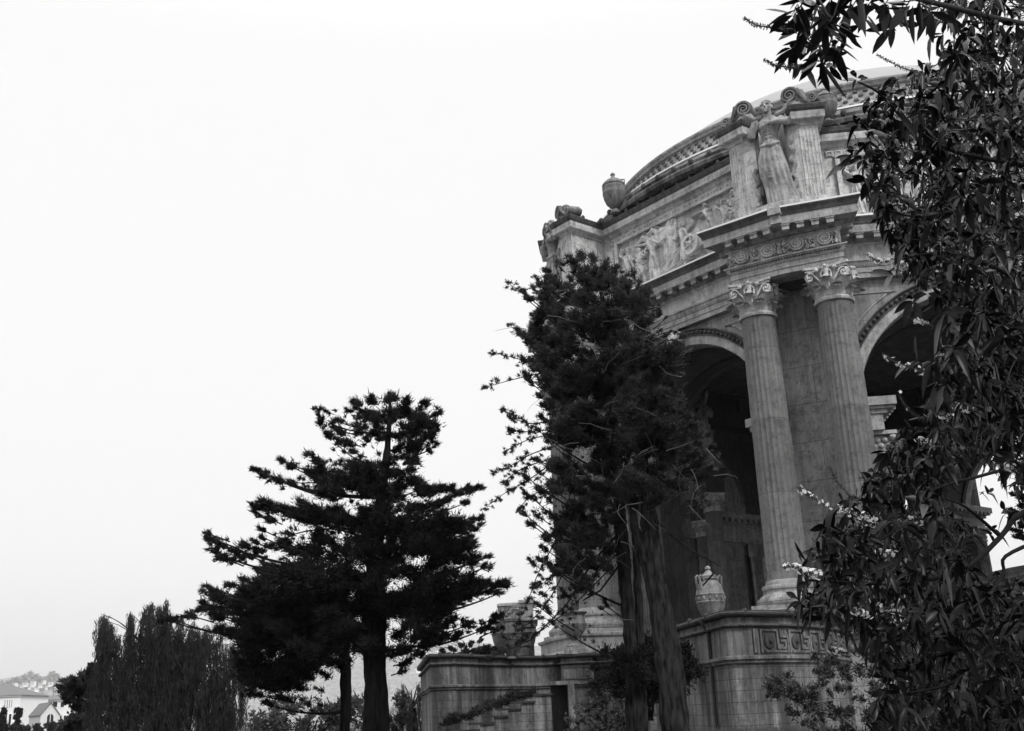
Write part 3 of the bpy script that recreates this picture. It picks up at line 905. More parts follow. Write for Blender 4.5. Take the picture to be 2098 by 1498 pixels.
S += person_shapes(3.35, .05, 3.6, lean=-.03, face=-1, robe=True, armL=((-1.4, .3), (-2.6, .55)), armR=((1.2, -.8), (2.2, -.5)), stride=.4)
S += horse_shapes(3.2, 3.1, .85) + horse_shapes(4.1, 3.35, .8)
S += [(4.9, 1.6, 5.15, 3.6, .5, .62, .22, 5), (4.55, 1.2, 4.9, 2.6, .3, .5, .2, 8), (5.2, 3.3, 5.5, 3.75, .35, .2, .26, 6)]
S += [(4.2, .1, 5.4, 1.2, .5, .35, .28, 8), (4.8, .05, 6.6, .5, .45, .3, .3, 10)]
S += person_shapes(6.2, .05, 3.3, robe=True, face=-1, armL=((-.7, -1.0), (-1.3, -.7)), dep=.27)
S += [(7.3, .9, 7.35, 2.1, .42, .42, .18, 0), (7.0, .95, 8.6, 1.15, .16, .16, .3, 0)]
S += person_shapes(8.7, 1.1, 2.75, lean=-.08, face=-1, armL=((-1.5, .1), (-2.9, -.1)), armR=((-.9, -.7), (-2.4, -.9)), stride=.7)
S += [(7.4, 3.0, 6.3, 2.1, .05, .04, .3, 0), (7.4, 2.9, 5.6, 1.8, .05, .04, .28, 0)]
S += person_shapes(10.0, .6, 2.9, robe=True, face=-1, armL=((-.8, .4), (-.9, 1.2)))
S += foliage_shapes(9.9, .9, 1.1, 2.3, 90, 3, r=.15)
S += person_shapes(11.0, .1, 3.0, robe=True, face=-1, armR=((.3, 1.0), (.2, 1.6)), lean=.02)
S += foliage_shapes(10.7, 3.0, .8, .8, 24, 5)
panel_mesh = None
for j in K8:
    n_, t_ = fvec(j)
    def place(x, z, h, j=j):
        a, b = fp(j, x - PW / 2, -1.86 + h); return (a, b, z + 30.15)
    if panel_mesh is None:
        o = hfield('relief_panel', PW, PH, 560, 200, S, place, M['carve'], root, noise_=.02, grooves=(2.9, 5.8, 8.7))
        panel_mesh = o.data; a0 = (j + .5) * math.pi / 4
    else:
        o = bpy.data.objects.new('relief_panel', panel_mesh); col.objects.link(o); o.parent = root
        o.rotation_euler = (0, 0, (j + .5) * math.pi / 4 - a0)
    m = MB()   # frame round the panel
    for u0, u1, z0, z1 in ((-6.1, -5.8, 30.05, 34.28), (5.8, 6.1, 30.05, 34.28), (-5.8, 5.8, 34.12, 34.28), (-5.8, 5.8, 29.98, 30.16)):
        m.obox(fp(j, (u0 + u1) / 2, -1.7), t_, n_, (u1 - u0) / 2, .18, z0, z1)
    for u in (-6.75, 6.75):
        m.obox(fp(j, u, -1.82), t_, n_, .52, .06, 30.1, 34.2); m.obox(fp(j, u, -1.76), t_, n_, .36, .06, 30.3, 34.0)
    m.build('panel_frame', M['attic'], root, smooth=False)
    # chariot wheel standing free of the ground of the panel
    m = MB(); c = Vector((*fp(j, 1.85, -.7), 31.1)); t3 = Vector((t_.x, t_.y, 0)); n3 = Vector((n_.x, n_.y, 0)); zz = Vector((0, 0, 1))
    N = 40; vs, fs = [], []
    for i in range(N):
        a = 2 * math.pi * i / N; e = t3 * math.cos(a) + zz * math.sin(a)
        for r, o_ in ((.5, -.1), (.5, .1), (.73, .1), (.73, -.1)): vs.append(c + e * r + n3 * o_)
    for i in range(N):
        b, d = i * 4, ((i + 1) % N) * 4
        for q in range(4): fs.append((b + q, b + (q + 1) % 4, d + (q + 1) % 4, d + q))
    m.add(vs, fs)
    for i in range(3):
        a = math.pi * i / 3 + .4; e = t3 * math.cos(a) + zz * math.sin(a)
        m.tube([c - e * .55, c - e * .2, c + e * .2, c + e * .55], [.09, .07, .07, .09], 6)
    m.ball(c + n3 * .06, .2); m.tube([c - n3 * .9, c], .1, 6)
    m.build('chariot_wheel', M['carve'], root, ang=35)
tag([o for o in root.children if o.name.startswith('relief_panel')][0], 'pale carved relief of robed figures, horses and a chariot')

# rosette scrolls on the projecting friezes
FW, FH = 3.45, .9
S = []
for q, (cx, hd) in enumerate(((.9, 1), (2.55, -1))):
    for i in range(46):
        a = hd * i * .3 + (math.pi if hd > 0 else 0); r = .46 - .0072 * i
        a2 = a + hd * .3; r2 = r - .0072
        if i < 40: S.append((cx + r * math.cos(a), .46 + r * .92 * math.sin(a), cx + r2 * math.cos(a2), .46 + r2 * .92 * math.sin(a2), .07, .07, .28, 0))
    S.append((cx, .46, cx, .461, .1, .1, .3, 0))
    for i in range(8):
        a = i * math.pi / 4; S.append((cx + .1 * math.cos(a), .46 + .1 * math.sin(a), cx + .2 * math.cos(a), .46 + .2 * math.sin(a), .05, .07, .24, 0))
S += foliage_shapes(.05, .05, .35, .78, 22, 8, r=.07, dep=.28) + foliage_shapes(1.45, .05, .5, .78, 30, 9, r=.07, dep=.28) + foliage_shapes(3.0, .05, .4, .78, 22, 10, r=.07, dep=.28)
fr = None
for k in K8:
    A = Vector(fp(k - 1, 7.28, 2.2)); B = Vector(cp(k, 0, 27.22)); C2 = Vector(fp(k, -7.28, 2.2))
    for a, b in ((A, B), (B, C2)):
        d = (b - a).normalized(); o_ = Vector((d.y, -d.x)); L = (b - a).length
        def place(x, z, h, a=a, d=d, o_=o_, L=L):
            p = a + d * (x / FW * L) + o_ * (.022 + h); return (p.x, p.y, z + 26.7)
        if abs(k) <= 1:
            hfield('frieze_scroll', FW, FH, 200, 60, S, place, M['carve'], root, noise_=.01)
        else:
            hfield('frieze_scroll', FW, FH, 60, 18, S, place, M['carve'], root, noise_=.01)
    m = MB()
    for a, b, sg in ((A, B, 1), (B, C2, -1)):
        d = (b - a).normalized(); o_ = Vector((d.y, -d.x)); L = (b - a).length
        for i in range(20):
            w = a + d * (L * (i + .5) / 20) + o_ * .2
            m.ball((w.x, w.y, 26.42), .08, .08, .06, n=6, m=4)
    m.build('bead_moulding', M['dtrim'], root)
    m = MB()     # small break at the middle of the projecting cornice
    n_, t_ = cvec(k)
    m.obox(cp(k, .12, 28.3), t_, n_, .3, .42, 28.12, 28.63); m.obox(cp(k, .12, 28.35), t_, n_, .36, .55, 28.63, 29.08)
    m.build('cornice_break', M['trim'], root, smooth=False)

# ---------------- statues
def loft(m, rows, n=28, fold=0.0, nf=9, ph=0.0):
    """rows : (cx, cy, z, rx, ry)"""
    vs = []
    for i, (cx, cy, z, rx, ry) in enumerate(rows):
        for q in range(n):
            a = 2 * math.pi * q / n
            f = 1 + fold * math.sin(nf * a + ph + i * .35) * min(1, .3 + .7 * (1 - i / len(rows)))
            vs.append((cx + rx * f * math.cos(a), cy + ry * f * math.sin(a), z))
    fs = [(i * n + q, i * n + (q + 1) % n, (i + 1) * n + (q + 1) % n, (i + 1) * n + q) for i in range(len(rows) - 1) for q in range(n)]
    fs.append(tuple(range(n - 1, -1, -1))); fs.append(tuple((len(rows) - 1) * n + q for q in range(n)))
    m.add(vs, fs)
def statue():
    """6.9 m stone man, bare chest, wrapped cloth; +y is to the front"""
    m = MB()
    loft(m, [(.3, .1, 0, .84, .46), (.28, .1, .25, .78, .46), (.22, .12, .8, .7, .46), (.12, .15, 1.5, .7, .5), (.04, .2, 2.1, .72, .54), (-.05, .16, 2.8, .68, .5), (-.08, .1, 3.3, .62, .45), (-.06, .08, 3.75, .52, .38), (-.04, .06, 4.05, .47, .34), (-.04, .06, 4.12, .4, .3)], n=88, fold=.1, nf=15)
    m.tube([(-.5, .3, 3.9), (.1, .5, 3.75), (.45, .25, 3.95)], [.1, .13, .1], 8)
    for i in range(7):     # long folds of the cloth
        x = -.55 + i * .17
        m.tube([(x * .7 - .05, .42 - abs(x) * .2, 3.7), (x * .85 + .02, .62 - abs(x) * .25, 2.4), (x + .14, .54 - abs(x) * .25, 1.3), (x * 1.15 + .3, .5 - abs(x) * .25, .1)], [.04, .13, .12, .16], 6)
    for i in range(4):
        m.tube([(-.6, .3, 2.6 - i * .16), (-.1, .66, 2.25 - i * .2), (.5, .45, 2.35 - i * .25)], [.05, .11, .05], 6)
    # bare torso
    loft(m, [(-.04, .06, 3.95, .44, .32), (-.03, .06, 4.3, .37, .28), (-.01, .06, 4.7, .46, .32), (0, .05, 5.1, .62, .38), (0, .02, 5.4, .66, .34), (0, 0, 5.62, .5, .26), (0, 0, 5.8, .24, .2)], n=24)
    for s in (-1, 1):
        m.ball((s * .24, .3, 5.1), .27, .14, .2)
        for i in range(3): m.ball((-.03 + s * .11, .33, 4.75 - i * .2), .1, .07, .09)
    m.tube([(0, 0, 5.65), (.0, .05, 6.1)], [.24, .21], 12)
    # head
    m.ball((0, .06, 6.4), .27, .32, .4, n=18, m=12)
    m.ball((0, .3, 6.2), .2, .16, .24, n=12, m=8)
    m.tube([(0, .41, 6.5), (0, .52, 6.28), (0, .42, 6.26)], [.04, .065, .04], 6)
    m.tube([(-.22, .3, 6.5), (-.1, .4, 6.54), (.1, .4, 6.54), (.22, .3, 6.5)], [.05, .06, .06, .05], 6)
    m.tube([(-.1, .42, 6.12), (.1, .42, 6.12)], .04, 6); m.ball((0, .4, 5.99), .1, .08, .08)
    for s in (-1, 1):
        m.ball((s * .3, .08, 6.36), .05, .09, .13)
        m.ball((s * .17, .36, 6.28), .09, .07, .08)
    for i in range(60):
        a, b = rng.uniform(0, 6.28), rng.uniform(.25, 1.45)
        x, y, z = .31 * math.cos(a) * math.cos(b), .06 + .35 * math.sin(a) * math.cos(b), 6.42 + .42 * math.sin(b)
        if y > .3 and b < .9: continue
        m.ball((x, y, z), .07, .07, .06, n=6, m=4)
    # arms : one hand on each shoulder side of the chest
    for s in (-1, 1):
        m.ball((s * .66, 0, 5.42), .25, .24, .25)
    m.tube([(-.68, 0, 5.4), (-.92, .12, 4.95), (-.95, .3, 4.55)], [.26, .25, .2], 10)
    m.tube([(-.95, .3, 4.55), (-.88, .42, 4.9), (-.68, .45, 5.3)], [.21, .19, .13], 10)
    m.tube([(.68, 0, 5.4), (.98, .15, 5.15), (1.05, .4, 5.0)], [.26, .25, .22], 10)
    m.tube([(1.05, .4, 5.0), (.65, .55, 5.02), (.2, .5, 5.15)], [.21, .19, .13], 10)
    for hx, hz, d in ((-.64, 5.38, 1), (.1, 5.2, -1)):
        m.ball((hx, .5, hz), .11, .07, .12)
        for i in range(5): m.tube([(hx + d * .02, .52, hz + .07 - i * .045), (hx + d * .13, .54, hz + .09 - i * .05), (hx + d * .22, .5, hz + .06 - i * .05)], [.028, .027, .02], 5)
    # cloth hanging at both sides and behind
    for s in (-1, 1):
        for i in range(4):
            x = s * (.8 + i * .08)
            m.tube([(s * .75, -.3, 5.3), (x, -.2 - .1 * i, 4.2), (x + s * .02, -.25, 2.6), (x + s * .05, -.2 - .05 * i, 1.0 if s < 0 else .4)], [.1, .12, .12, .15], 7)
        m.tube([(s * (.98 + .1 * math.sin(i * 2.1)), .02 + .06 * math.cos(i * 3), .3 + i * .3) for i in range(14 if s > 0 else 9)], [.13 + .05 * math.sin(i * 2.7) for i in range(14 if s > 0 else 9)], 7)
    # garlands up to the scrolls and plinth
    for s in (-1, 1):
        m.tube([(s * .35, -.2, 5.9), (s * .8, -.15, 5.95), (s * 1.15, -.1, 6.3), (s * 1.35, -.1, 6.75)], [.17, .2, .2, .16], 8)
    loft(m, [(0, .1, -.3, 1.5, .8), (0, .1, 0, 1.4, .75), (0, .1, .06, 1.2, .6)], n=24)
    m.v = [(-x, y, z) for x, y, z in m.v]; m.f = [f[::-1] for f in m.f]
    return m
st = statue().build('statue', M['statue'], root)
rm = st.modifiers.new('remesh', 'REMESH'); rm.mode = 'VOXEL'; rm.voxel_size = .03; rm.use_smooth_shade = True
sm = st.modifiers.new('smooth', 'SMOOTH'); sm.factor = .5; sm.iterations = 1
for i, k in enumerate([0, -1, 1]):
    o = st if i == 0 else st.copy()
    if i: col.objects.link(o); o.parent = root
    x, y = cp(k, 0, 26.75); n_, t_ = cvec(k)
    o.location = (x, y, 29.95); o.scale = (1.18, 1.1, 1.06)
    o.rotation_euler = (0, 0, math.atan2(n_.y, n_.x) - math.pi / 2)
st['label'] = 'bare chested stone man wrapped in long cloth'
dg = bpy.context.evaluated_depsgraph_get(); dg.update()
low = bpy.data.meshes.new_from_object(st.evaluated_get(dg))
low.materials.clear(); low.materials.append(M['statue'])
st_objs = [o for o in root.children if o.name.startswith('statue')]
for o in st_objs: o.modifiers.clear(); o.data = low
for k in (-2, -3, -4, -5, 2):
    o = st.copy(); col.objects.link(o); o.parent = root
    if 'label' in o: del o['label']
    x, y = cp(k, 0, 26.75); o.location = (x, y, 29.95); o.rotation_euler = (0, 0, PHI + k * math.pi / 4 - math.pi / 2)
for k in K8:
    o = st.copy(); col.objects.link(o); o.parent = root; o.name = 'inner_statue'
    if 'label' in o: del o['label']
    x, y = cp(k, 0, 15.7); o.location = (x, y, 18.15); o.rotation_euler = (0, 0, PHI + k * math.pi / 4 + math.pi / 2); o.scale = (.75, .75, .85)

# blind wall closing the arch on the far side of the rotunda
m = MB(); j = -3; n_, t_ = fvec(j)
m.obox(fp(j, 0, -6.8), t_, n_, 6.8, .2, 18.1, 24.3)
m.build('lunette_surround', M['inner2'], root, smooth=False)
m = MB(); cu, cr_ = 2.9, 5.75
def L3(u, off, z): x, y = fp(j, u, off); return (x, y, z)
arc = [(cu - cr_ * math.cos(a), 17.9 + cr_ * math.sin(a)) for a in np.linspace(0, math.pi, 33)]
arc = [(min(u, 6.7), z) for u, z in arc]
m.add([L3(u, -7.03, z) for u, z in arc] + [L3(u, -6.9, z) for u, z in arc], [tuple(range(33))] + [(i, 33 + i, 34 + i, i + 1) for i in range(32)], [list(arc)] + [None] * 32)
m.tube([L3(cu - (cr_ - .02) * math.cos(a), -7.06, 17.9 + (cr_ - .02) * math.sin(a)) for a in np.linspace(0, 2.2, 25)], .11, 5)
m.tube([L3(cu - (cr_ - .45) * math.cos(a), -7.06, 18.3 + (cr_ - .45) * math.sin(a)) for a in np.linspace(0.05, 2.2, 25)], .05, 4)
m.obox(fp(j, 0, -6.85), t_, n_, 6.8, .55, 17.0, 17.4)
m.obox(fp(j, 0, -6.85), t_, n_, 6.8, .8, 17.4, 17.9)
m.obox(fp(j, 0, -6.8), t_, n_, 6.8, .35, 15.4, 17.0)
for i in range(17): m.obox(fp(j, -6.4 + i * .8, -7.5), t_, n_, .18, .2, 17.08, 17.38)
m.build('lunette_wall', M['lun'], root, smooth=False)

m = MB(); n_, t_ = fvec(-3)
m.obox(fp(-3, 2.3, -6.6), t_, n_, 4.5, .2, 4.9, 15.5); m.obox(fp(-3, -5.9, -6.6), t_, n_, .88, .2, 4.9, 15.5)
for u in (-3.6, 3.4):
    m.obox(fp(-3, u, -6.95), t_, n_, .6, .16, 4.9, 14.2); m.obox(fp(-3, u, -7.0), t_, n_, .75, .25, 14.2, 15.4)
    for q in range(5): m.obox(fp(-3, u - .44 + .22 * q, -7.14), t_, n_, .05, .04, 6.0, 14.0)
m.build('passage_wall', M['stone'], root, smooth=False)
# ============================================================ urns
def urn_mb(prof, handles=None, n=36, flute=0):
    m = MB(); m.lathe(prof, n); return m
def vase(name, loc, s, kind, label, group=None):
    t = tag(empty(name, loc), label, 'urn', group)
    m = MB()
    if kind == 'amphora':
        m.lathe([(.3, 0), (.34, .04), (.3, .12), (.22, .18), (.3, .3), (.48, .6), (.6, .95), (.645, 1.12), (.66, 1.14), (.66, 1.18), (.64, 1.2), (.645, 1.45), (.66, 1.47), (.66, 1.51), (.635, 1.53), (.6, 1.7), (.5, 1.95), (.42, 2.08), (.36, 2.12)], 40)
        for q in range(14):
            a = 2 * math.pi * q / 14; m.ball((.64 * math.cos(a), .64 * math.sin(a), 1.32), .07, .07, .1, n=6, m=5)
        o = m.build('body', M['urn'], t)
        m = MB(); m.lathe([(.34, 2.1), (.36, 2.16), (.4, 2.2), (.4, 2.25), (.34, 2.28), (.36, 2.33), (.3, 2.38), (.18, 2.48), (.12, 2.56), (.09, 2.6), (.14, 2.66), (.12, 2.74), (.03, 2.8)], 28)
        m.build('lid', M['urn'], t)
        for s_ in (-1, 1):
            for d in (-.13, .13):
                m = MB(); m.tube([(s_ * .56, d, 1.75), (s_ * .6, d, 2.05), (s_ * .62, d, 2.3), (s_ * .54, d, 2.36), (s_ * .44, d, 2.25), (s_ * .38, d, 2.12)], .055, 7)
                m.build('handle', M['urn'], t)
    elif kind == 'round':
        m.lathe([(.42, 0), (.44, .1), (.3, .2), (.24, .32), (.4, .42), (.72, .7), (.9, 1.05), (.98, 1.4), (.99, 1.42), (.99, 1.46), (.98, 1.48), (.97, 1.75), (.98, 1.8), (.98, 1.86), (.93, 1.9), (.9, 2.0)], 40)
        m.build('body', M['urn'], t)
        m = MB(); m.lathe([(.93, 1.98), (.97, 2.06), (.9, 2.2), (.62, 2.42), (.3, 2.56), (.2, 2.62), (.15, 2.76), (.22, 2.86), (.14, 2.98), (.03, 3.04)], 32)
        m.build('lid', M['urn'], t)
        for s_ in (-1, 1):
            m = MB(); m.tube([(s_ * .9, 0, 1.7), (s_ * 1.02, 0, 1.9), (s_ * 1.02, 0, 2.3), (s_ * .74, 0, 2.34), (s_ * .72, 0, 2.12)], .06, 6)
            m.build('handle', M['urn'], t)
    elif kind == 'krater':
        m.lathe([(.5, 0), (.52, .08), (.4, .14), (.28, .2), (.2, .34), (.18, .42), (.24, .46), (.3, .5), (.55, .78), (.74, 1.05), (.82, 1.3), (.84, 1.34), (.84, 1.38), (.78, 1.42), (.72, 1.7), (.7, 1.85), (.8, 1.98), (.9, 2.04), (.9, 2.1), (.82, 2.12), (.7, 1.95)], 36)
        m.build('body', M['urn'], t)
        m = MB(); m.box(-.62, .62, -.62, .62, -.42, -.1); m.box(-.54, .54, -.54, .54, -.1, 0.0)
        m.build('pedestal', M['urn'], t, smooth=False)
    t.scale = (s, s, s)
    return t
def fw(j, u, off, z):
    x, y = fp(j, u, off); return (CX + x, CY + y, z)
v0 = vase('urn', fw(-1, -5.35, -1.2, 36.36), .98, 'round', 'lidded round stone urn on the roof edge left of the dome', None)
v0.rotation_euler = (0, 0, -.5); v0.scale = (.86, .86, 1.1)
v1 = copy_tree(v0); v1.scale = (.74, .74, .82); v1.location = fw(0, -6.3, -1.0, 36.3); v1['label'] = 'round stone urn partly hidden behind the scroll right of the roof statue'
P0 = at(1459, 1262, 47.0); u1 = vase('urn', (P0.x, P0.y, 4.72), .93, 'amphora', 'big lidded stone amphora with banded belly on the curved terrace wall'); u1.rotation_euler = (0, 0, .5)
P0 = at(1584, 1250, 65.0); u2 = copy_tree(u1); u2.location = (P0.x, P0.y, 4.95); u2.scale = (1, 1, 1); u2['label'] = 'lidded stone urn half hidden behind the front column base'
P0 = at(1178, 1340, 70.2); u3 = vase('urn', (P0.x, P0.y, 5.5), 1.02, 'krater', 'open goblet shaped stone urn on a small pedestal of the terrace wall')
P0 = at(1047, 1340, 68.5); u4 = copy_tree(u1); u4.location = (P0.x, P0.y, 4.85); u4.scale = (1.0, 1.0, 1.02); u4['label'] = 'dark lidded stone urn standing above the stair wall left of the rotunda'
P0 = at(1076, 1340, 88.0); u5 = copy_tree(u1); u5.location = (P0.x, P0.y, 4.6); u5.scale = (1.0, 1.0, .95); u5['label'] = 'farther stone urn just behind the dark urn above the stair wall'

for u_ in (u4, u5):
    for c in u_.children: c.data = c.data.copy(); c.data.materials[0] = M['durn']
# ============================================================ terrace walls
def ppath(path, s):
    for i in range(len(path) - 1):
        a, b = Vector(path[i]), Vector(path[i + 1]); L = (b - a).length
        if s <= L or i == len(path) - 2:
            d = (b - a) / L; return a + d * s, d, Vector((d.y, -d.x))
        s -= L
def curve_path(pts, n=6):
    out = []
    for i in range(len(pts) - 1):
        p0, p1, p2, p3 = [Vector(pts[max(0, min(len(pts) - 1, i + q))]) for q in (-1, 0, 1, 2)]
        for q in range(n):
            t = q / n
            out.append(tuple(.5 * ((2 * p1) + (p2 - p0) * t + (2 * p0 - 5 * p1 + 4 * p2 - p3) * t * t + (3 * p1 - p0 - 3 * p2 + p3) * t ** 3)))
    out.append(tuple(pts[-1])); return out
def wall_thing(name, path, label, extra=None, key=None):
    w = tag(empty(name, (path[0][0], path[0][1], 0)), label, 'wall'); O = w.location
    m = MB(); m.sweep([(-.8, -.3), (0, -.3), (0, 3.12)], path, cap=False); m.build('ashlar_face', M['ashlar'], w, O, ang=30)
    m = MB(); m.sweep([(0, 3.1), (.1, 3.14), (.12, 3.22), (.2, 3.28), (.2, 3.38), (.02, 3.42), (.02, 4.46)], path, cap=False); m.build('band', M['terr'], w, O, ang=30)
    m = MB(); m.sweep([(.02, 4.44), (.12, 4.46), (.2, 4.52), (.2, 4.58), (.04, 4.6)], path, cap=False); m.build('lip', M['dtrim'], w, O, ang=30)
    m = MB(); m.sweep([(.02, 4.58), (0, 4.6), (0, 4.88)], path, cap=False); m.build('parapet', M['terr'], w, O, ang=30)
    m = MB(); m.sweep([(0, 4.84), (.2, 4.87), (.27, 4.93), (.28, 5.0), (.2, 5.06), (.2, 5.1), (-.5, 5.14), (-.5, 4.2)], path, cap=False)
    tot = sum((Vector(path[i + 1]) - Vector(path[i])).length for i in range(len(path) - 1))
    s = .6
    while s < tot:
        p, d, o_ = ppath(path, s); q = p + o_ * .2; m.ball((q.x, q.y, 5.05), .12, .12, .13, n=8, m=5); s += 2.35
    m.build('coping', M['coping'], w, O, ang=30)
    if extra: extra(w, O)
    return w
cr = at(1485, 1262, 43.0)
curve = curve_path([(8.35, 43.05), (9.6, 43.7), (11.3, 45.3), (13.3, 48.2), (14.8, 52.0), (15.6, 57.0)], 6)
B_PATH = [(6.1, 64.0), (cr.x - 1.05, 50.5), (cr.x, 43.0), (cr.x + .55, 42.95)] + curve
def fret(w, O):
    m = MB(); s0 = None
    base = (Vector(B_PATH[1]) - Vector(B_PATH[0])).length + (Vector(B_PATH[2]) - Vector(B_PATH[1])).length + 1.25
    def seg(s, a, b, th=.05, pr=.07):
        (x0, z0), (x1, z1) = a, b
        for f in (0,):
            p0, d0, o0 = ppath(B_PATH, s + min(x0, x1) - th); p1, d1, o1 = ppath(B_PATH, s + max(x0, x1) + th)
            za, zb = min(z0, z1) - th, max(z0, z1) + th
            P = [p0 + o0 * .0, p0 + o0 * (pr + .03), p1 + o1 * (pr + .03), p1 + o1 * 0.0]
            P.reverse()
            area = sum(P[i].x * P[(i + 1) % 4].y - P[(i + 1) % 4].x * P[i].y for i in range(4))
            if area < 0: P.reverse()
            m.prism([(q.x, q.y) for q in P], 3.5 + za * .9, 3.5 + zb * .9)
    for u in (-.1, .02): seg(base, (u, .05), (u, .95))
    for i in range(7):
        s = base + .22 + i * 1.62
        for L in ([(0, .06), (0, .94), (.66, .94), (.66, .2), (1.02, .2), (1.02, .5), (.82, .5)], [(.8, .94), (.8, .68), (1.13, .68), (1.13, .06), (.14, .06)]):
            for a, b in zip(L[:-1], L[1:]): seg(s, (a[0] * 1.3, a[1]), (b[0] * 1.3, b[1]))
        p, d, o_ = ppath(B_PATH, s + .43); c = Vector((p.x, p.y, 3.93)) + Vector((o_.x, o_.y, 0)) * .06
        rot = Matrix(((d.x, o_.x, 0), (d.y, o_.y, 0), (0, 0, 1)))
        m.ball(c, .28, .05, .29, n=16, m=8, mat=rot); m.ball(c + Vector((o_.x, o_.y, 0)) * .04, .1, .1, .1, n=8, m=6, mat=rot)
    p0, d0, o0 = ppath(B_PATH, base - .25)
    m.build('key_frieze', M['terr'], w, O, smooth=False)
    m = MB(); a = Vector(B_PATH[1]); b = Vector(B_PATH[2]); q = a.lerp(b, .74); m.tube([(q.x - .1, q.y, .6), (q.x - .1, q.y, 4.4), (q.x - .3, q.y, 4.7), (q.x - .34, q.y, 5.0)], .07, 6); m.build('drainpipe', M['coping'], w, O)
bast = wall_thing('terrace_wall', B_PATH, 'curved terrace wall with greek key frieze below the front columns', extra=fret)
def gp(px, py, Y):
    v = at(px, py, Y); return (v.x, v.y)
L_PATH = [gp(862, 1352, 80.0), gp(885, 1352, 63.5), gp(930, 1348, 64.0), gp(1000, 1353, 67.2), gp(1080, 1357, 70.2), gp(1148, 1357, 71.2),
          gp(1150, 1357, 70.0), gp(1213, 1357, 69.6), gp(1216, 1357, 70.6), gp(1300, 1357, 68.5), gp(1420, 1357, 64.0)]
def lextra(w, O):
    m = MB()
    a = Vector(L_PATH[6]); b = Vector(L_PATH[7]); d = (b - a).normalized(); o_ = Vector((d.y, -d.x)); L = (b - a).length
    for f in (.27, .75):
        c = a + d * L * f + o_ * .02
        for s in (-1, 1):
            m.obox(c + d * s * .42, d, o_, .04, .05, 3.58, 4.3)
        for z in (3.58, 4.26): m.obox(c, d, o_, .45, .05, z, z + .06)
    m.build('panel_moulding', M['dtrim'], w, O, smooth=False)
wl_ = wall_thing('terrace_wall', L_PATH, 'long stained terrace wall with dark coping behind the steps', extra=lextra)
m = MB()
poly = [(p[0], p[1]) for p in L_PATH[:9]] + [(6.1, 64)] + B_PATH[1:] + [(20, 62), (20, 85), (-8, 85)]
me = MB(); me.add([(x, y + .3, 4.25) for x, y in poly], [tuple(range(len(poly)))]); o = me.build('terrace_floor', M['stone'], None, smooth=False); tag(o, 'flat stone terrace floor round the rotunda', kind='structure')
# stepped cheek wall in front of the long wall
sw = tag(empty('stair_wall', gp(1130, 1450, 62.0) + (0,)), 'stepped stone stair wall with dark caps in front of the terrace wall', 'stair wall'); O = sw.location
xr = at(1130, 1426, 62.0)
m = MB(); mc = MB()
steps = [(1130, 1424), (1097, 1424), (1069, 1438), (1041, 1451), (1012, 1465), (983, 1478), (950, 1492), (915, 1506)]
for i in range(len(steps) - 1):
    if i == 0: x1, x0, yy = at(1130, 1424, 62).x, at(1097, 1424, 62).x, 1424
    else: x1, x0, yy = at(steps[i][0], 0, 62).x, at(steps[i + 1][0] , 0, 62).x, steps[i + 1][1]
    x0, x1 = at(steps[i + 1][0], 1450, 62).x, at(steps[i][0], 1450, 62).x
    z = at(1050, yy + (0 if i else 0), 62).z
    m.box(x0, x1, 61.6, 62.5, -.2, z - .1)
    mc.box(x0 - (.62 if i else .1), x1 + (.0 if i else .08), 61.5, 62.6, z - .1, z + .004 * i)
m.build('ashlar', M['ashlar'], sw, O, smooth=False)
mc.build('step_cap', M['coping'], sw, O, smooth=False)
m = MB(); a = at(1130, 1450, 62.6).x; b = at(1165, 1450, 62.6).x
m.box(a + .0, b + .2, 63.6, 64.0, -.1, 3.1); m.build('dark_doorway', M['coping'], sw, O, smooth=False)
m = MB(); m.box(b, b + .35, 62.2, 63.6, -.1, 3.1); m.box(a - .02, b + .35, 62.3, 64.2, 3.1, 3.3); m.build('door_frame', M['terr'], sw, O, smooth=False)
# ============================================================ ground
m = MB(); N = 60
xs = np.concatenate([np.linspace(-9500, -200, 14), np.linspace(-180, 200, 60), np.linspace(230, 9500, 14)])
ys = np.concatenate([np.linspace(-300, -20, 8), np.linspace(-10, 260, 90), np.linspace(280, 9500, 16)])
def gz(x, y):
    b = .55 * math.exp(-((x - 6) / 9) ** 2 - ((y - 41) / 5) ** 2)
    return b + .08 * math.sin(x * .21) * math.sin(y * .17)
vs = [(x, y, gz(x, y)) for y in ys for x in xs]; nx = len(xs)
m.add(vs, [(i * nx + q, i * nx + q + 1, (i + 1) * nx + q + 1, (i + 1) * nx + q) for i in range(len(ys) - 1) for q in range(nx - 1)])
tag(m.build('ground', M['grass'], None), 'grass covered park ground', kind='structure')
# ============================================================ plants
def px_m(Y): return Y / FPX * 1.04
def tuft_cards(tufts, per, L, W, flat=.65, up=.25):
    """tufts : (centre, radius, dir) -> arrays of leaf faces"""
    Cs, Ds = [], []
    for c, r, d in tufts:
        n = max(3, int(per * (r / .4) ** 2))
        o = rng.normal(size=(n, 3)); o /= np.linalg.norm(o, axis=1)[:, None]
        rad = r * np.minimum(1.5, np.abs(rng.normal(size=(n, 1))) * .62 + .08)
        p = o * rad; p[:, 2] *= flat
        Cs.append(np.array(c) + p)
        dd = o * .9 + np.array(d) * .6 + rng.normal(size=(n, 3)) * .35; dd[:, 2] += up
        Ds.append(dd)
    C_, D_ = np.concatenate(Cs), np.concatenate(Ds); n = len(C_)
    return C_, D_, L * rng.uniform(.6, 1.3, n), W * rng.uniform(.6, 1.3, n)
def in_poly(x, y, P):
    c = False
    for i in range(len(P)):
        (x0, y0), (x1, y1) = P[i], P[i - 1]
        if (y0 > y) != (y1 > y) and x < (x1 - x0) * (y - y0) / (y1 - y0) + x0: c = not c
    return c
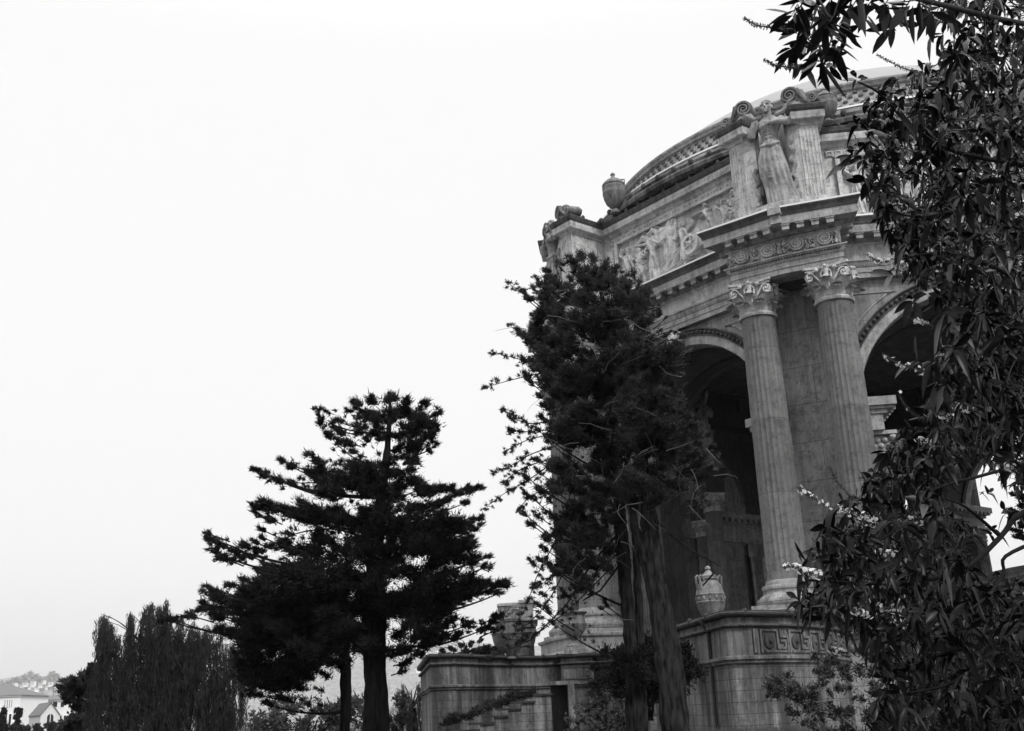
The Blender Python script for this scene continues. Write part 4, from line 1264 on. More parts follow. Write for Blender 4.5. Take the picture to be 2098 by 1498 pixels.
def poly_pts(P, n, q):
    xs, ys = [p[0] for p in P], [p[1] for p in P]; out = []
    while len(out) < n:
        x, y = q.uniform(min(xs), max(xs)), q.uniform(min(ys), max(ys))
        if in_poly(x, y, P): out.append((x, y))
    return out
def conifer(name, label, Y, trunks, pads, fills, depth, cat='tree', group=None, per=150, L=.2, W=.045, mat='needle', bark='bark2', seed=1, rise=.4, dead=0, bw=.05, sprays=(), sr=9, twigm='bark2', base_z=0.0, flat=.6, tw=(5, 8), full=.28):
    """trunks : lists of (px, py, half width px); pads : (px, py, r px); fills : (polygon, n, rmin, rmax)"""
    q = random.Random(seed); s = px_m(Y)
    T3 = []
    for t in trunks: T3.append(([at(x, y, Y) for x, y, w in t], [w * s for x, y, w in t]))
    b = T3[0][0][0]
    t0 = tag(empty(name, (b.x, b.y, base_z)), label, cat, group); O = t0.location
    for pts, rad in T3:
        pts = list(pts); rad = list(rad)
        if pts[0].z > base_z and pts[0].z < 3.5: pts.insert(0, Vector((pts[0].x, pts[0].y, base_z - .2))); rad.insert(0, rad[0] * 1.25)
        P, Rr = [], []
        for i in range(len(pts) - 1):
            for f in np.linspace(0, 1, 7)[:-1]:
                P.append(pts[i].lerp(pts[i + 1], f) + Vector((q.uniform(-.02, .02), q.uniform(-.02, .02), 0))); Rr.append((rad[i] * (1 - f) + rad[i + 1] * f) * q.uniform(.94, 1.06))
        P.append(pts[-1]); Rr.append(rad[-1])
        m = MB(); m.bark(P, Rr, seed=seed); m.build('trunk', M[bark], t0, O, ang=75)
    allp = [(x, y, r, 0) for x, y, r in pads]
    for P, n, r0, r1 in fills:
        allp += [(x, y, q.uniform(r0, r1), 1) for x, y in poly_pts(P, n, q)]
    m = MB(); tufts = []; md = MB()
    for x, y, r, kind in allp:
        # nearest trunk and the height on it from which the branch leaves
        best = None
        for (pts, rad), t in zip(T3, trunks):
            yb = y + rise * min(abs(x - t[0][0]), 260)
            for i in range(len(t) - 1):
                (xa, ya, wa), (xb_, yb_, wb) = t[i], t[i + 1]
                f = (yb - ya) / (yb_ - ya) if yb_ != ya else 0
                f = min(1, max(0, f)); p = pts[i].lerp(pts[i + 1], f)
                yy = ya + (yb_ - ya) * f; xx = xa + (xb_ - xa) * f
                d = abs(yy - yb) + .4 * abs(xx - x)
                if best is None or d < best[0]: best = (d, p, wa + (wb - wa) * f, xx)
        _, p0, w, xx = best
        dd = q.uniform(-1, 1) * depth * (1.0 if kind else .35)
        p1 = at(x, y, Y + dd)
        mid = p0.lerp(p1, .5) + Vector((q.uniform(-.2, .2), q.uniform(-.2, .2), -.12 * (p1 - p0).length + q.uniform(-.1, .1)))
        pts = [p0 * (1 - f) ** 2 + mid * 2 * f * (1 - f) + p1 * f ** 2 for f in np.linspace(0, 1, 8)]
        Lb = (p1 - p0).length
        r0 = min(w * s * .5, bw * (.5 + Lb / 4))
        cut = 0 if (kind == 0 and q.random() < full) else (6 if (kind or q.random() < .5) else 4)
        if not (kind and q.random() < .5): m.tube(pts[cut:], [r0 * (1 - .85 * f) + .006 for f in np.linspace(0, 1, 8)][cut:], 5)
        dr = (pts[-1] - pts[-3]).normalized(); side = Vector((-dr.y, dr.x, 0)).normalized()
        R1 = r * s
        k = q.randint(*tw)
        for i in range(k):
            f = i / max(1, k - 1)
            c = p1 + dr * R1 * (f * 1.25 - .8) + side * R1 * q.uniform(-.8, .8) + Vector((0, 0, q.uniform(-.25, .4) * R1))
            tufts.append((tuple(c), R1 * q.uniform(.42, .78), tuple(dr)))
            if i % 2: m.tube([p1 - dr * R1 * q.uniform(.2, 1.2), c], [.012, .004], 3)
        if kind == 0 and Lb > 2.0:      # foliage along the outer half of the listed limbs
            for f in np.linspace(.5, .9, 4):
                c = pts[int(f * 7)] + side * q.uniform(-.3, .3) + Vector((0, 0, q.uniform(0, .2)))
                tufts.append((tuple(c), R1 * q.uniform(.3, .5), tuple(dr)))
    for i in range(dead):
        x, y = q.choice(allp)[:2]; p = at(x + q.uniform(-30, 30), y + q.uniform(0, 40), Y - q.uniform(0, depth)); a = q.uniform(0, 6.28)
        pts = [p]
        d = Vector((math.cos(a), math.sin(a) * .3, q.uniform(-.9, .2))).normalized()
        for _ in range(5):
            d = (d + Vector((q.uniform(-.4, .4), q.uniform(-.4, .4), q.uniform(-.3, .15)))).normalized(); pts.append(pts[-1] + d * q.uniform(.1, .26))
        md.tube(pts, [.01, .009, .008, .006, .005, .003], 4)
    for sp in sprays:
        dy = q.uniform(-.3, .3) * depth; P = [at(x, y, Y + dy * i / len(sp)) for i, (x, y) in enumerate(sp)]; fine = []
        for i in range(len(P) - 1):
            p0, p1_, p2, p3 = P[max(0, i - 1)], P[i], P[i + 1], P[min(len(P) - 1, i + 2)]
            for f in (0, .2, .4, .6, .8): fine.append(.5 * ((2 * p1_) + (p2 - p0) * f + (2 * p0 - 5 * p1_ + 4 * p2 - p3) * f * f + (3 * p1_ - p0 - 3 * p2 + p3) * f ** 3))
        fine.append(P[-1]); n = len(fine)
        m.tube(fine, [bw * .55 * (1 - .85 * i / n) + .003 for i in range(n)], 6)
        for i, c in enumerate(fine):
            f = i / n
            for _ in range(3):
                if q.random() < .3 + f:
                    o_ = Vector((q.gauss(0, 1), q.gauss(0, 1), q.gauss(-.1, .8))) * (sr * s * (1.15 - .75 * f)); e_ = c + o_
                    tufts.append((tuple(e_), sr * s * q.uniform(.5, 1.0) * (1.2 - .5 * f), tuple((o_.normalized() + (P[-1] - P[0]).normalized()).normalized())))
                    m.tube([c, c + o_ * .6 + Vector((0, 0, .02)), e_], [.008, .005, .002], 3)
    m.build('branches', M[bark], t0, O, ang=60)
    if dead: md.build('dead_twigs', M['twig'], t0, O)
    cards('foliage', *tuft_cards(tufts, per, L, W, flat), M[mat], t0, O)
    return t0

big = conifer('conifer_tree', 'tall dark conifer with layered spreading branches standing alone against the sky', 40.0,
    [[(772, 1515, 25), (768, 1400, 22), (766, 1250, 20), (768, 1130, 15), (780, 1030, 11), (793, 930, 7), (798, 860, 4), (800, 812, 2)]],
    [(800, 815, 20), (760, 818, 18), (728, 826, 15), (712, 840, 10), (838, 822, 15), (872, 826, 14), (893, 850, 10), (864, 858, 22), (820, 850, 22), (775, 860, 20), (885, 890, 16), (895, 912, 9), (860, 905, 15), (665, 843, 11), (656, 860, 6), (690, 862, 14), (688, 880, 18), (672, 895, 12), (705, 905, 18), (740, 890, 20), (842, 880, 22), (885, 872, 16), (720, 925, 10),
     (520, 962, 8), (540, 972, 11), (566, 983, 12), (596, 990, 11), (574, 943, 12), (594, 955, 12), (630, 930, 14), (648, 945, 17), (640, 972, 20), (672, 975, 24), (700, 985, 24), (665, 1010, 20), (720, 960, 24), (750, 975, 22), (840, 965, 14), (830, 990, 22), (800, 975, 22), (862, 1000, 16), (885, 1005, 14), (905, 1000, 14), (925, 1000, 11), (965, 1005, 13), (985, 998, 9), (942, 1012, 14), (915, 1024, 16), (955, 1030, 10), (890, 1040, 20),
     (522, 1038, 13), (540, 1030, 16), (560, 1042, 20), (590, 1048, 24), (524, 1052, 11), (550, 1062, 14), (625, 1040, 24), (650, 1060, 18), (536, 1085, 10), (980, 1080, 14), (955, 1084, 18), (925, 1078, 20), (965, 1100, 12), (890, 1085, 26), (945, 1110, 20), (985, 1062, 8),
     (422, 1092, 9), (435, 1105, 12), (450, 1115, 14), (440, 1132, 12), (455, 1142, 11), (478, 1130, 14), (500, 1118, 14), (520, 1110, 11), (505, 1135, 10), (535, 1100, 8), (580, 1110, 16), (600, 1130, 16), (545, 1160, 15), (548, 1172, 12), (590, 1160, 16),
     (1035, 1195, 15), (1015, 1205, 18), (990, 1195, 20), (1025, 1215, 12), (965, 1190, 24), (1000, 1160, 12), (1002, 1140, 9), (975, 1150, 16), (1022, 1262, 14), (1010, 1275, 15), (1018, 1290, 10), (990, 1290, 12), (960, 1280, 14), (940, 1300, 16), (905, 1305, 18), (880, 1320, 16), (860, 1340, 16), (835, 1355, 14), (920, 1280, 20), (825, 1375, 10)],
    [([(700, 830), (880, 830), (890, 890), (830, 920), (800, 900), (720, 915)], 14, 13, 22), ([(745, 870), (860, 870), (850, 950), (740, 945)], 12, 12, 19),
     ([(640, 960), (760, 940), (870, 990), (900, 1010), (820, 1020), (660, 1020)], 30, 15, 25),
     ([(560, 1045), (700, 1035), (900, 1050), (960, 1090), (900, 1110), (640, 1075)], 40, 16, 28),
     ([(560, 1110), (700, 1090), (850, 1090), (960, 1110), (980, 1160), (800, 1165), (620, 1160)], 46, 18, 28),
     ([(500, 1200), (620, 1170), (760, 1170), (990, 1185), (1000, 1220), (880, 1240), (640, 1270), (480, 1250)], 72, 20, 32),
     ([(540, 1260), (760, 1240), (960, 1240), (900, 1310), (820, 1350), (740, 1330), (600, 1340)], 44, 20, 28)],
    3.4, seed=3, per=330, rise=.22, L=.2, W=.045, flat=.8, full=.1, sr=11,
    sprays=[[(765, 1110), (690, 1085), (620, 1090), (570, 1110), (520, 1135), (470, 1145), (440, 1130), (425, 1095)], [(770, 1080), (700, 1050), (640, 1045), (560, 1045), (520, 1038)], [(785, 1010), (700, 985), (620, 990), (560, 980), (518, 958)], [(790, 960), (720, 935), (670, 885), (652, 838)],
     [(775, 1080), (860, 1070), (930, 1075), (985, 1058)], [(785, 1010), (850, 990), (920, 1005), (985, 997)], [(796, 940), (850, 925), (885, 905), (900, 840)], [(768, 1160), (850, 1180), (940, 1190), (1035, 1200)], [(765, 1230), (850, 1250), (930, 1265), (1025, 1290)], [(770, 1130), (680, 1140), (600, 1160), (545, 1172)]])
tree2 = conifer('conifer_tree', 'broad low dark conifer with thin trunk left behind the tall one', 47.0,
    [[(706, 1515, 11), (708, 1400, 10), (706, 1280, 9), (700, 1180, 6)]],
    [(412, 1210, 9), (424, 1204, 12), (440, 1213, 15), (408, 1250, 12), (420, 1240, 17), (392, 1262, 10), (360, 1272, 8), (330, 1268, 8), (440, 1262, 20), (470, 1200, 14), (500, 1190, 16), (465, 1235, 22), (450, 1290, 18), (480, 1300, 22), (500, 1330, 22), (492, 1360, 18), (500, 1395, 16), (520, 1420, 16), (545, 1442, 12), (575, 1430, 16), (600, 1405, 18), (625, 1385, 18), (660, 1380, 16), (530, 1170, 15), (548, 1165, 13)],
    [([(430, 1215), (520, 1190), (640, 1200), (700, 1240), (700, 1330), (640, 1370), (560, 1420), (510, 1400), (480, 1320)], 110, 16, 30),
     ([(560, 1260), (740, 1260), (760, 1340), (700, 1370), (620, 1360)], 26, 16, 26)],
    3.0, seed=5, per=300, rise=.1, flat=.8, full=.1, sr=11, sprays=[[(700, 1260), (600, 1230), (500, 1235), (420, 1248), (370, 1262), (325, 1270)], [(705, 1300), (620, 1330), (550, 1390), (500, 1420)]])
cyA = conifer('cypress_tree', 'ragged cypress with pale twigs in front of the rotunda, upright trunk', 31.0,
    [[(1306, 1520, 18), (1298, 1400, 15), (1289, 1280, 13.5), (1280, 1180, 13), (1272, 1080, 11.5), (1266, 980, 9), (1255, 800, 8), (1240, 640, 5), (1225, 560, 3)],
     [(1318, 1520, 9), (1312, 1330, 9), (1306, 1200, 8), (1302, 1100, 6), (1296, 1000, 4)]],
    [(1072, 598, 11), (1092, 590, 12), (1098, 570, 12), (1120, 556, 15), (1145, 545, 14), (1168, 530, 14), (1192, 522, 16), (1214, 528, 15), (1180, 545, 20), (1240, 540, 16), (1262, 548, 14), (1078, 612, 9), (1108, 640, 12), (1092, 650, 10), (1060, 678, 11), (1072, 690, 14), (1090, 705, 18), (1100, 670, 16), (1072, 735, 12), (1090, 745, 16), (1078, 770, 13), (1085, 782, 10), (1105, 810, 10), (1112, 830, 12), (1110, 855, 12), (1100, 880, 9), (1120, 900, 12), (1100, 940, 9), (1075, 975, 9), (1100, 965, 12), (1075, 1010, 9), (1090, 1020, 13), (1105, 1005, 14), (1072, 1050, 10), (1085, 1072, 13), (1100, 1055, 14), (1112, 1120, 13), (1105, 1145, 12), (1088, 1150, 11), (1120, 1150, 14), (1110, 1215, 9), (1100, 1240, 10), (1120, 1250, 10), (1130, 1275, 8), (1155, 1215, 7), (1240, 1235, 9), (1230, 1245, 7)],
    [([(1110, 570), (1230, 540), (1290, 570), (1290, 760), (1270, 1000), (1140, 1000), (1120, 860), (1085, 740)], 300, 11, 23), ([(1140, 1040), (1260, 1000), (1290, 1110), (1230, 1180), (1130, 1240)], 50, 8, 15),
     ([(1120, 980), (1270, 980), (1270, 1090), (1190, 1200), (1110, 1160)], 90, 9, 17)],
    2.0, sprays=[[(1110, 612), (1075, 602), (1038, 578)], [(1120, 745), (1060, 735), (1008, 720)], [(1120, 762), (1050, 778), (988, 796)], [(1130, 862), (1085, 868), (1050, 855), (1032, 838)], [(1130, 890), (1080, 902), (1032, 926)], [(1135, 915), (1090, 930), (1050, 952), (1008, 970)], [(1130, 950), (1080, 985), (1035, 1010), (992, 1042)], [(1130, 1000), (1090, 1015), (1060, 1045)],
     [(1150, 1090), (1105, 1170), (1080, 1235), (1055, 1285)], [(1180, 1120), (1130, 1220), (1085, 1275), (1035, 1305)], [(1250, 1165), (1180, 1235), (1110, 1292), (1045, 1325), (998, 1348)], [(1120, 700), (1085, 688), (1048, 670)], [(1270, 1130), (1215, 1180), (1180, 1215), (1150, 1222)], [(1220, 1060), (1160, 1140), (1120, 1190), (1095, 1200)], [(1130, 880), (1070, 885), (1040, 880)], [(1130, 940), (1070, 960), (1030, 990)]], sr=8, full=.15, flat=.8, seed=11, per=800, L=.105, W=.03, mat='needle2', bark='bark', rise=.5, dead=70, bw=.03)
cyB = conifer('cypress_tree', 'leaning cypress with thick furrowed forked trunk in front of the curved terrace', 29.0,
    [[(1389, 1520, 29), (1377, 1400, 25), (1362, 1300, 22), (1345, 1200, 18), (1336, 1120, 18), (1328, 1050, 15), (1318, 950, 11), (1310, 820, 9), (1300, 700, 5)],
     [(1347, 1235, 10), (1330, 1180, 10), (1312, 1120, 9.5), (1299, 1075, 8), (1295, 1000, 5)]],
    [(1280, 560, 12), (1300, 560, 10), (1308, 580, 12), (1325, 590, 8), (1330, 600, 9), (1300, 610, 16), (1280, 590, 16), (1350, 645, 8), (1335, 655, 12), (1310, 650, 14), (1365, 650, 5), (1325, 680, 12), (1400, 690, 8), (1388, 705, 11), (1370, 715, 14), (1345, 720, 16), (1410, 720, 9), (1420, 735, 7), (1395, 745, 10), (1370, 770, 14), (1400, 790, 6), (1385, 800, 9), (1410, 850, 9), (1395, 865, 13), (1430, 870, 10), (1425, 890, 14), (1455, 890, 9), (1462, 915, 10), (1470, 935, 7), (1445, 930, 14), (1455, 960, 9), (1420, 970, 13), (1400, 1000, 11), (1440, 995, 8), (1445, 1015, 7), (1455, 1035, 5), (1380, 1020, 10), (1350, 1030, 12), (1330, 1020, 12)],
    [([(1270, 590), (1320, 600), (1330, 700), (1390, 720), (1380, 800), (1430, 880), (1450, 930), (1400, 1000), (1300, 1050), (1260, 1000)], 250, 11, 22)],
    1.6, sprays=[[(1320, 700), (1370, 680), (1405, 688)], [(1330, 760), (1380, 745), (1420, 735)], [(1340, 900), (1400, 905), (1470, 930)], [(1340, 980), (1410, 1000), (1455, 1035)], [(1315, 640), (1345, 630), (1352, 642)]], sr=7, full=.15, flat=.8, seed=12, per=800, L=.1, W=.028, mat='needle2', bark='bark', rise=.5, dead=60, bw=.03)
for c_, pts in ((cyB, [(1338, 1060, 29), (1380, 1100, 28.6), (1420, 1130, 28.4), (1455, 1148, 28.3), (1475, 1160, 28.2)]), (cyB, [(1455, 1148, 28.3), (1462, 1175, 28.3), (1440, 1200, 28.3)]), (cyA, [(1270, 1090, 31), (1215, 1150, 30.5), (1160, 1240, 30), (1090, 1310, 29.8), (1010, 1345, 29.6)]), (cyA, [(1275, 1150, 31), (1230, 1210, 30.4), (1195, 1230, 30.2)])):
    m = MB(); P = [at(*p) for p in pts]; m.tube(P, [.028 * (1 - i / len(P)) + .01 for i in range(len(P))], 6); m.build('bare_branch', M['bark2'], c_, c_.location)
# hanging bare twigs under the cypress crowns
for c_, x0, x1, y0, y1, Y, n in ((cyA, 1130, 1290, 960, 1120, 30.5, 60), (cyB, 1280, 1440, 980, 1050, 28.5, 22)):
    m = MB(); q = random.Random(4)
    for i in range(n):
        x, y = q.uniform(x0, x1), q.uniform(y0, y1); pts = [at(x, y, Y + q.uniform(-1, 1))]; d = Vector((q.uniform(-.6, .1), 0, -1))
        for _ in range(8):
            d = (d + Vector((q.uniform(-.4, .35), q.uniform(-.3, .3), q.uniform(-.2, .15)))).normalized(); pts.append(pts[-1] + d * q.uniform(.08, .28))
        m.tube(pts, [.009, .009, .008, .008, .007, .006, .005, .004, .003], 4)
    m.build('hanging_twigs', M['bark'], c_, c_.location)

def bush(name, label, Y, P, n, r0, r1, depth, mat='bush', cat='bush', per=120, L=.16, W=.08, seed=1, group=None, flat=.9, stems=True):
    q = random.Random(seed); s = px_m(Y)
    pts = poly_pts(P, n, q); cx = sum(p[0] for p in P) / len(P)
    b = at(cx, max(p[1] for p in P), Y)
    t = tag(empty(name, (b.x, b.y, min(0, b.z))), label, cat, group); O = t.location
    tufts = []; m = MB()
    for x, y in pts:
        p = at(x, y, Y + q.uniform(-depth, depth)); r = q.uniform(r0, r1) * s
        for _ in range(3): tufts.append((tuple(p + Vector((q.uniform(-1, 1), q.uniform(-1, 1), q.uniform(-.7, .7))) * r * .7), r * q.uniform(.5, .8), (0, 0, .4)))
        if stems and q.random() < .4:
            m.tube([Vector((O.x + q.uniform(-.3, .3), O.y, max(0, b.z - .6))), Vector((O.x, O.y, b.z)).lerp(p, .5) + Vector((q.uniform(-.2, .2), 0, .1)), p], [.03, .02, .006], 4)
    if m.f: m.build('stems', M['bark2'], t, O)
    cards('leaves', *tuft_cards(tufts, per, L, W, flat), M[mat], t, O, tri=False)
    return t
bush('bush', 'dark feathery bush wrapped round the feet of the two cypress trunks', 31.5, [(1190, 1370), (1230, 1335), (1300, 1310), (1400, 1330), (1425, 1350), (1415, 1400), (1340, 1430), (1240, 1420)], 60, 14, 24, 1.0, 'needle', per=500, L=.14, W=.04, seed=21)
bush('bush', 'dark rounded bush growing against the left side of the curved terrace wall', 46.5, [(1375, 1320), (1395, 1318), (1412, 1335), (1420, 1365), (1410, 1392), (1380, 1390)], 16, 9, 14, .5, 'needle', per=400, L=.14, W=.06, seed=22)
bush('bush', 'leafy grey shrub in front of the terrace wall between steps and trunks', 44.0, [(1150, 1510), (1160, 1470), (1190, 1430), (1230, 1410), (1290, 1420), (1340, 1460), (1350, 1510)], 60, 10, 17, 1.0, 'bushp', per=150, L=.17, W=.07, seed=23)
bush('bush', 'pale leafy bushes beyond the thin conifer trunk', 58.0, [(500, 1505), (515, 1462), (560, 1440), (610, 1430), (650, 1425), (700, 1440), (755, 1420), (760, 1505)], 90, 13, 20, 1.5, 'bushp', per=60, L=.22, W=.09, seed=24)
bush('bush', 'dense rounded garden bush in front of the pale houses', 84.0, [(122, 1500), (130, 1478), (150, 1464), (175, 1466), (198, 1478), (208, 1500)], 50, 8, 13, 1.2, 'bush', per=110, L=.3, W=.16, seed=25)
for i, (x, y, r, lab) in enumerate(((925, 1474, 8, 'small weed on the lower stair cap at the wall'), (962, 1462, 10, 'low bushy weed on the third stair cap from below'), (1003, 1447, 10, 'bushy weed growing halfway up the stepped wall'), (1040, 1432, 9, 'weed tuft near the upper end of the stepped wall'), (1078, 1424, 7, 'topmost weed tuft beside the highest stair cap'))):
    bush('weed_clump', lab, 62.8, [(x - r * 3.2, y + 14), (x - r * 1.4, y - r * .2), (x + r * .6, y - r * 1.2), (x + r * 2.2, y - r * 1.8), (x + r * 3, y - 8), (x + r * 1.6, y + 5)], 34, 4, 9, .35, 'bush', cat='weed', per=330, L=.13, W=.03, seed=30 + i, stems=False)
tree = conifer('small_tree', 'small dark broad tree at the left edge of the willow', 76.0, [[(208, 1515, 5), (205, 1480, 5), (195, 1440, 4), (180, 1410, 3)]],
    [(120, 1408, 9), (135, 1398, 11), (128, 1420, 8), (150, 1392, 12), (170, 1388, 12), (185, 1375, 9), (186, 1362, 6), (200, 1370, 10), (215, 1365, 12), (135, 1435, 10), (150, 1450, 9), (165, 1440, 12)],
    [([(130, 1405), (200, 1372), (225, 1380), (220, 1450), (160, 1450)], 40, 9, 15)], 1.5, seed=8, per=160, L=.3, W=.12, mat='bush', rise=.3)
pine = conifer('pine_tree', 'distant pine with flat tiers seen over the left end of the terrace wall', 105.0, [[(965, 1500, 4), (962, 1400, 4), (958, 1330, 3)]],
    [(985, 1312, 7), (965, 1318, 8), (945, 1322, 8), (1000, 1325, 7), (925, 1330, 8), (905, 1335, 6), (1015, 1338, 9), (980, 1335, 10), (950, 1340, 11)], [([(915, 1340), (1020, 1330), (1030, 1375), (920, 1372)], 40, 8, 13)], 2.0, seed=9, per=110, L=.4, W=.12, mat='bush', rise=.2)
pine2 = conifer('conifer_tree', 'dark conifer at the far right edge behind the flowering tree', 24.0, [[(2140, 1520, 22), (2130, 1200, 18), (2120, 900, 12)]],
    [(2075, 1012, 10), (2090, 1020, 12), (2070, 1045, 9), (2085, 1055, 13), (2078, 1085, 12), (2092, 1100, 12), (2100, 1040, 14), (2098, 1075, 14)], [([(2070, 1010), (2160, 1000), (2160, 1120), (2080, 1100)], 20, 10, 16)], .8, seed=10, per=900, L=.1, W=.03, rise=.1)

def willow(name, label, Y, cols, seed, mat='willow', trunk=None, hang=(50, 170), per=60, L=.4, W=.045, dens=.8):
    q = random.Random(seed); s = px_m(Y)
    b = at(trunk[0], 1510, Y)
    t = tag(empty(name, (b.x, b.y, 0)), label, 'tree'); O = t.location
    m = MB(); tx = at(trunk[0], trunk[1], Y)
    m.tube([Vector((b.x, b.y, -.2)), Vector((b.x, b.y, 1.5)), tx], [.45, .4, .25], 10); m.build('trunk', M['bark2'], t, O)
    m = MB(); C_, D_ = [], []
    for cx, ytop, w, ybot, n in cols:
        top = at(cx, ytop, Y + q.uniform(-1.5, 1.5))
        a = tx; mid = a.lerp(top, .55) + Vector((0, 0, .25 * (top - a).length))
        bp = [a * (1 - f) ** 2 + mid * 2 * f * (1 - f) + top * f * f for f in np.linspace(0, 1, 8)]
        m.tube(bp, [.09, .075, .06, .05, .04, .03, .022, .012], 5)
        for i in range(int(n * dens)):
            x = cx + q.gauss(0, w * .62); y0 = ytop + abs(q.gauss(0, 30)) * q.random() + abs(x - cx) * 1.7
            p = at(x, y0, Y + q.uniform(-2, 2)); hl = min(q.uniform(*hang), max(20, ybot - y0)) * s
            k = int(hl / .16) + 2; sw = q.uniform(-.08, .08); pts = []
            for j in range(k):
                f = j / k
                c = p + Vector((sw * math.sin(f * 3) * 3 + sw * f * hl * .4, .1 * math.sin(f * 5 + i), -f * hl))
                pts.append(c)
                for _ in range(3):
                    C_.append((c.x + q.gauss(0, .09), c.y + q.gauss(0, .09), c.z + q.gauss(0, .06))); D_.append((q.gauss(0, .28) + sw, q.gauss(0, .28), -1))
            if i % 3 == 0: m.tube(pts[::3] + [pts[-1]], [.012] * (len(pts[::3]) + 1), 3)
    m.build('branches', M['bark2'], t, O)
    n = len(C_); cards('foliage', C_, D_, L * rng.uniform(.6, 1.3, n), W * rng.uniform(.6, 1.3, n), M[mat], t, O, tri=False)
    return t
q = random.Random(77)
cols = [(206, 1258, 5, 1330, 10), (214, 1262, 9, 1500, 46), (226, 1275, 8, 1500, 36), (240, 1300, 8, 1500, 24), (268, 1258, 5, 1500, 40), (262, 1300, 8, 1500, 24), (300, 1240, 8, 1330, 26), (311, 1233, 8, 1360, 26), (326, 1240, 8, 1400, 26), (341, 1230, 8, 1400, 28), (348, 1262, 9, 1500, 30), (285, 1300, 12, 1500, 50), (310, 1292, 12, 1500, 60), (335, 1300, 12, 1500, 60), (365, 1290, 12, 1500, 44), (390, 1305, 12, 1500, 44), (405, 1285, 8, 1500, 34), (425, 1280, 10, 1500, 46), (450, 1300, 10, 1500, 46), (475, 1320, 10, 1500, 44), (495, 1345, 8, 1480, 30), (250, 1350, 12, 1500, 34), (205, 1350, 9, 1500, 30), (192, 1372, 6, 1500, 18), (225, 1390, 12, 1500, 30), (300, 1370, 30, 1500, 90), (380, 1360, 34, 1500, 110), (440, 1370, 34, 1500, 110), (260, 1400, 26, 1500, 70), (340, 1420, 40, 1500, 110), (460, 1420, 34, 1500, 90), (395, 1275, 14, 1420, 30), (372, 1262, 9, 1400, 20)]
willow('willow_tree', 'large dark weeping willow left of the big conifer', 72.0, cols, 3, trunk=(345, 1400))
willow('willow_tree', 'pale weeping willow far behind between trunk and terrace wall', 84.0, [(812, 1410, 6, 1510, 16), (826, 1402, 6, 1510, 18), (842, 1412, 6, 1510, 16), (858, 1400, 7, 1510, 22), (872, 1412, 5, 1510, 18), (884, 1425, 4, 1510, 12)], 4, mat='palew', trunk=(845, 1450), hang=(40, 110))
bush('bush', 'dark upright shrub between big trunk and pale willow', 66.0, [(800, 1510), (803, 1440), (815, 1405), (830, 1410), (835, 1440), (822, 1510)], 20, 7, 12, .8, 'bush', per=100, L=.2, W=.08, seed=41)

# ------------------------------------------------------------ flowering shrub in the near right foreground
def leaf_mesh(name, Ls, mat, parent, origin):
    """Ls : (base, direction, normal, length, width, droop)"""
    vs, fs = [], []
    rows = ((0, .04), (.12, .42), (.35, .95), (.6, 1.0), (.82, .62), (1.0, .02))
    for b, d, nrm, L, W, dr in Ls:
        sd_ = d.cross(nrm).normalized(); up = sd_.cross(d).normalized(); o = len(vs)
        for f, w in rows:
            c = b + d * (L * f) - Vector((0, 0, 1)) * (dr * L * f * f) - origin
            fold = W * .5 * w
            vs += [c - sd_ * fold + up * fold * .35, c, c + sd_ * fold + up * fold * .35]
        for r in range(5):
            a = o + r * 3
            fs += [(a, a + 1, a + 4, a + 3), (a + 1, a + 2, a + 5, a + 4)]
    me = bpy.data.meshes.new(name); me.from_pydata([tuple(v) for v in vs], [], fs); me.materials.append(mat); me.shade_smooth()
    o = bpy.data.objects.new(name, me); col.objects.link(o); o.parent = parent
    return o
base = at(2230, 1500, 5.6)
shr = tag(empty('flowering_tree', (base.x, base.y, 0)), 'leafy near tree with drooping long leaves and white flower spikes filling the right edge', 'tree'); O = shr.location
q = random.Random(9)
Ls = []; tw_ = MB()
def rvec(): 
    return Vector((q.gauss(0, 1), q.gauss(0, 1), q.gauss(0, 1))).normalized()
def whorl(p, axis, n, L, W, droop=.5, spread=1.0):
    axis = axis.normalized(); a = axis.orthogonal().normalized(); b = axis.cross(a)
    ph = q.uniform(0, 6.28)
    for i in range(n):
        t = ph + 2 * math.pi * i / n + q.uniform(-.7, .7)
        if q.random() < .15: continue
        d = (a * math.cos(t) + b * math.sin(t)) * spread + axis * q.uniform(.1, .9)
        d.normalize(); nm = (axis + rvec() * .35).normalized()
        if abs(d.dot(nm)) > .95: nm = d.orthogonal()
        k_ = q.uniform(.4, 1.12); Ls.append((p + d * .006 - axis * q.uniform(0, .045), d, nm, L * k_, W * (k_ ** .6) * q.uniform(.75, 1.2), droop * q.uniform(-.1, 1.6)))
XL = [(-20, 1880), (60, 1905), (120, 1885), (160, 1800), (200, 1775), (260, 1745), (330, 1745), (400, 1785), (470, 1805), (540, 1860), (600, 1925), (650, 1950), (700, 1925), (760, 1900), (800, 1910), (860, 1885), (900, 1810), (950, 1800), (1000, 1735), (1050, 1700), (1100, 1665), (1150, 1650), (1200, 1640), (1240, 1665), (1280, 1715), (1330, 1780), (1400, 1800), (1520, 1770)]
def xl(y):
    for (a, xa), (b, xb) in zip(XL[:-1], XL[1:]):
        if a <= y <= b: return xa + (xb - xa) * (y - a) / (b - a)
    return 1900
holes = [(2000, 1000, 75, 62, .965), (2040, 1110, 62, 62, .965), (1940, 985, 32, 28, .8), (2012, 1250, 26, 22, .8), (1860, 90, 60, 60, .8), (1990, 150, 22, 20, .7), (2090, 130, 16, 14, .7), (2060, 1170, 60, 40, .95), (2120, 1060, 60, 80, .9)]
tot = 0
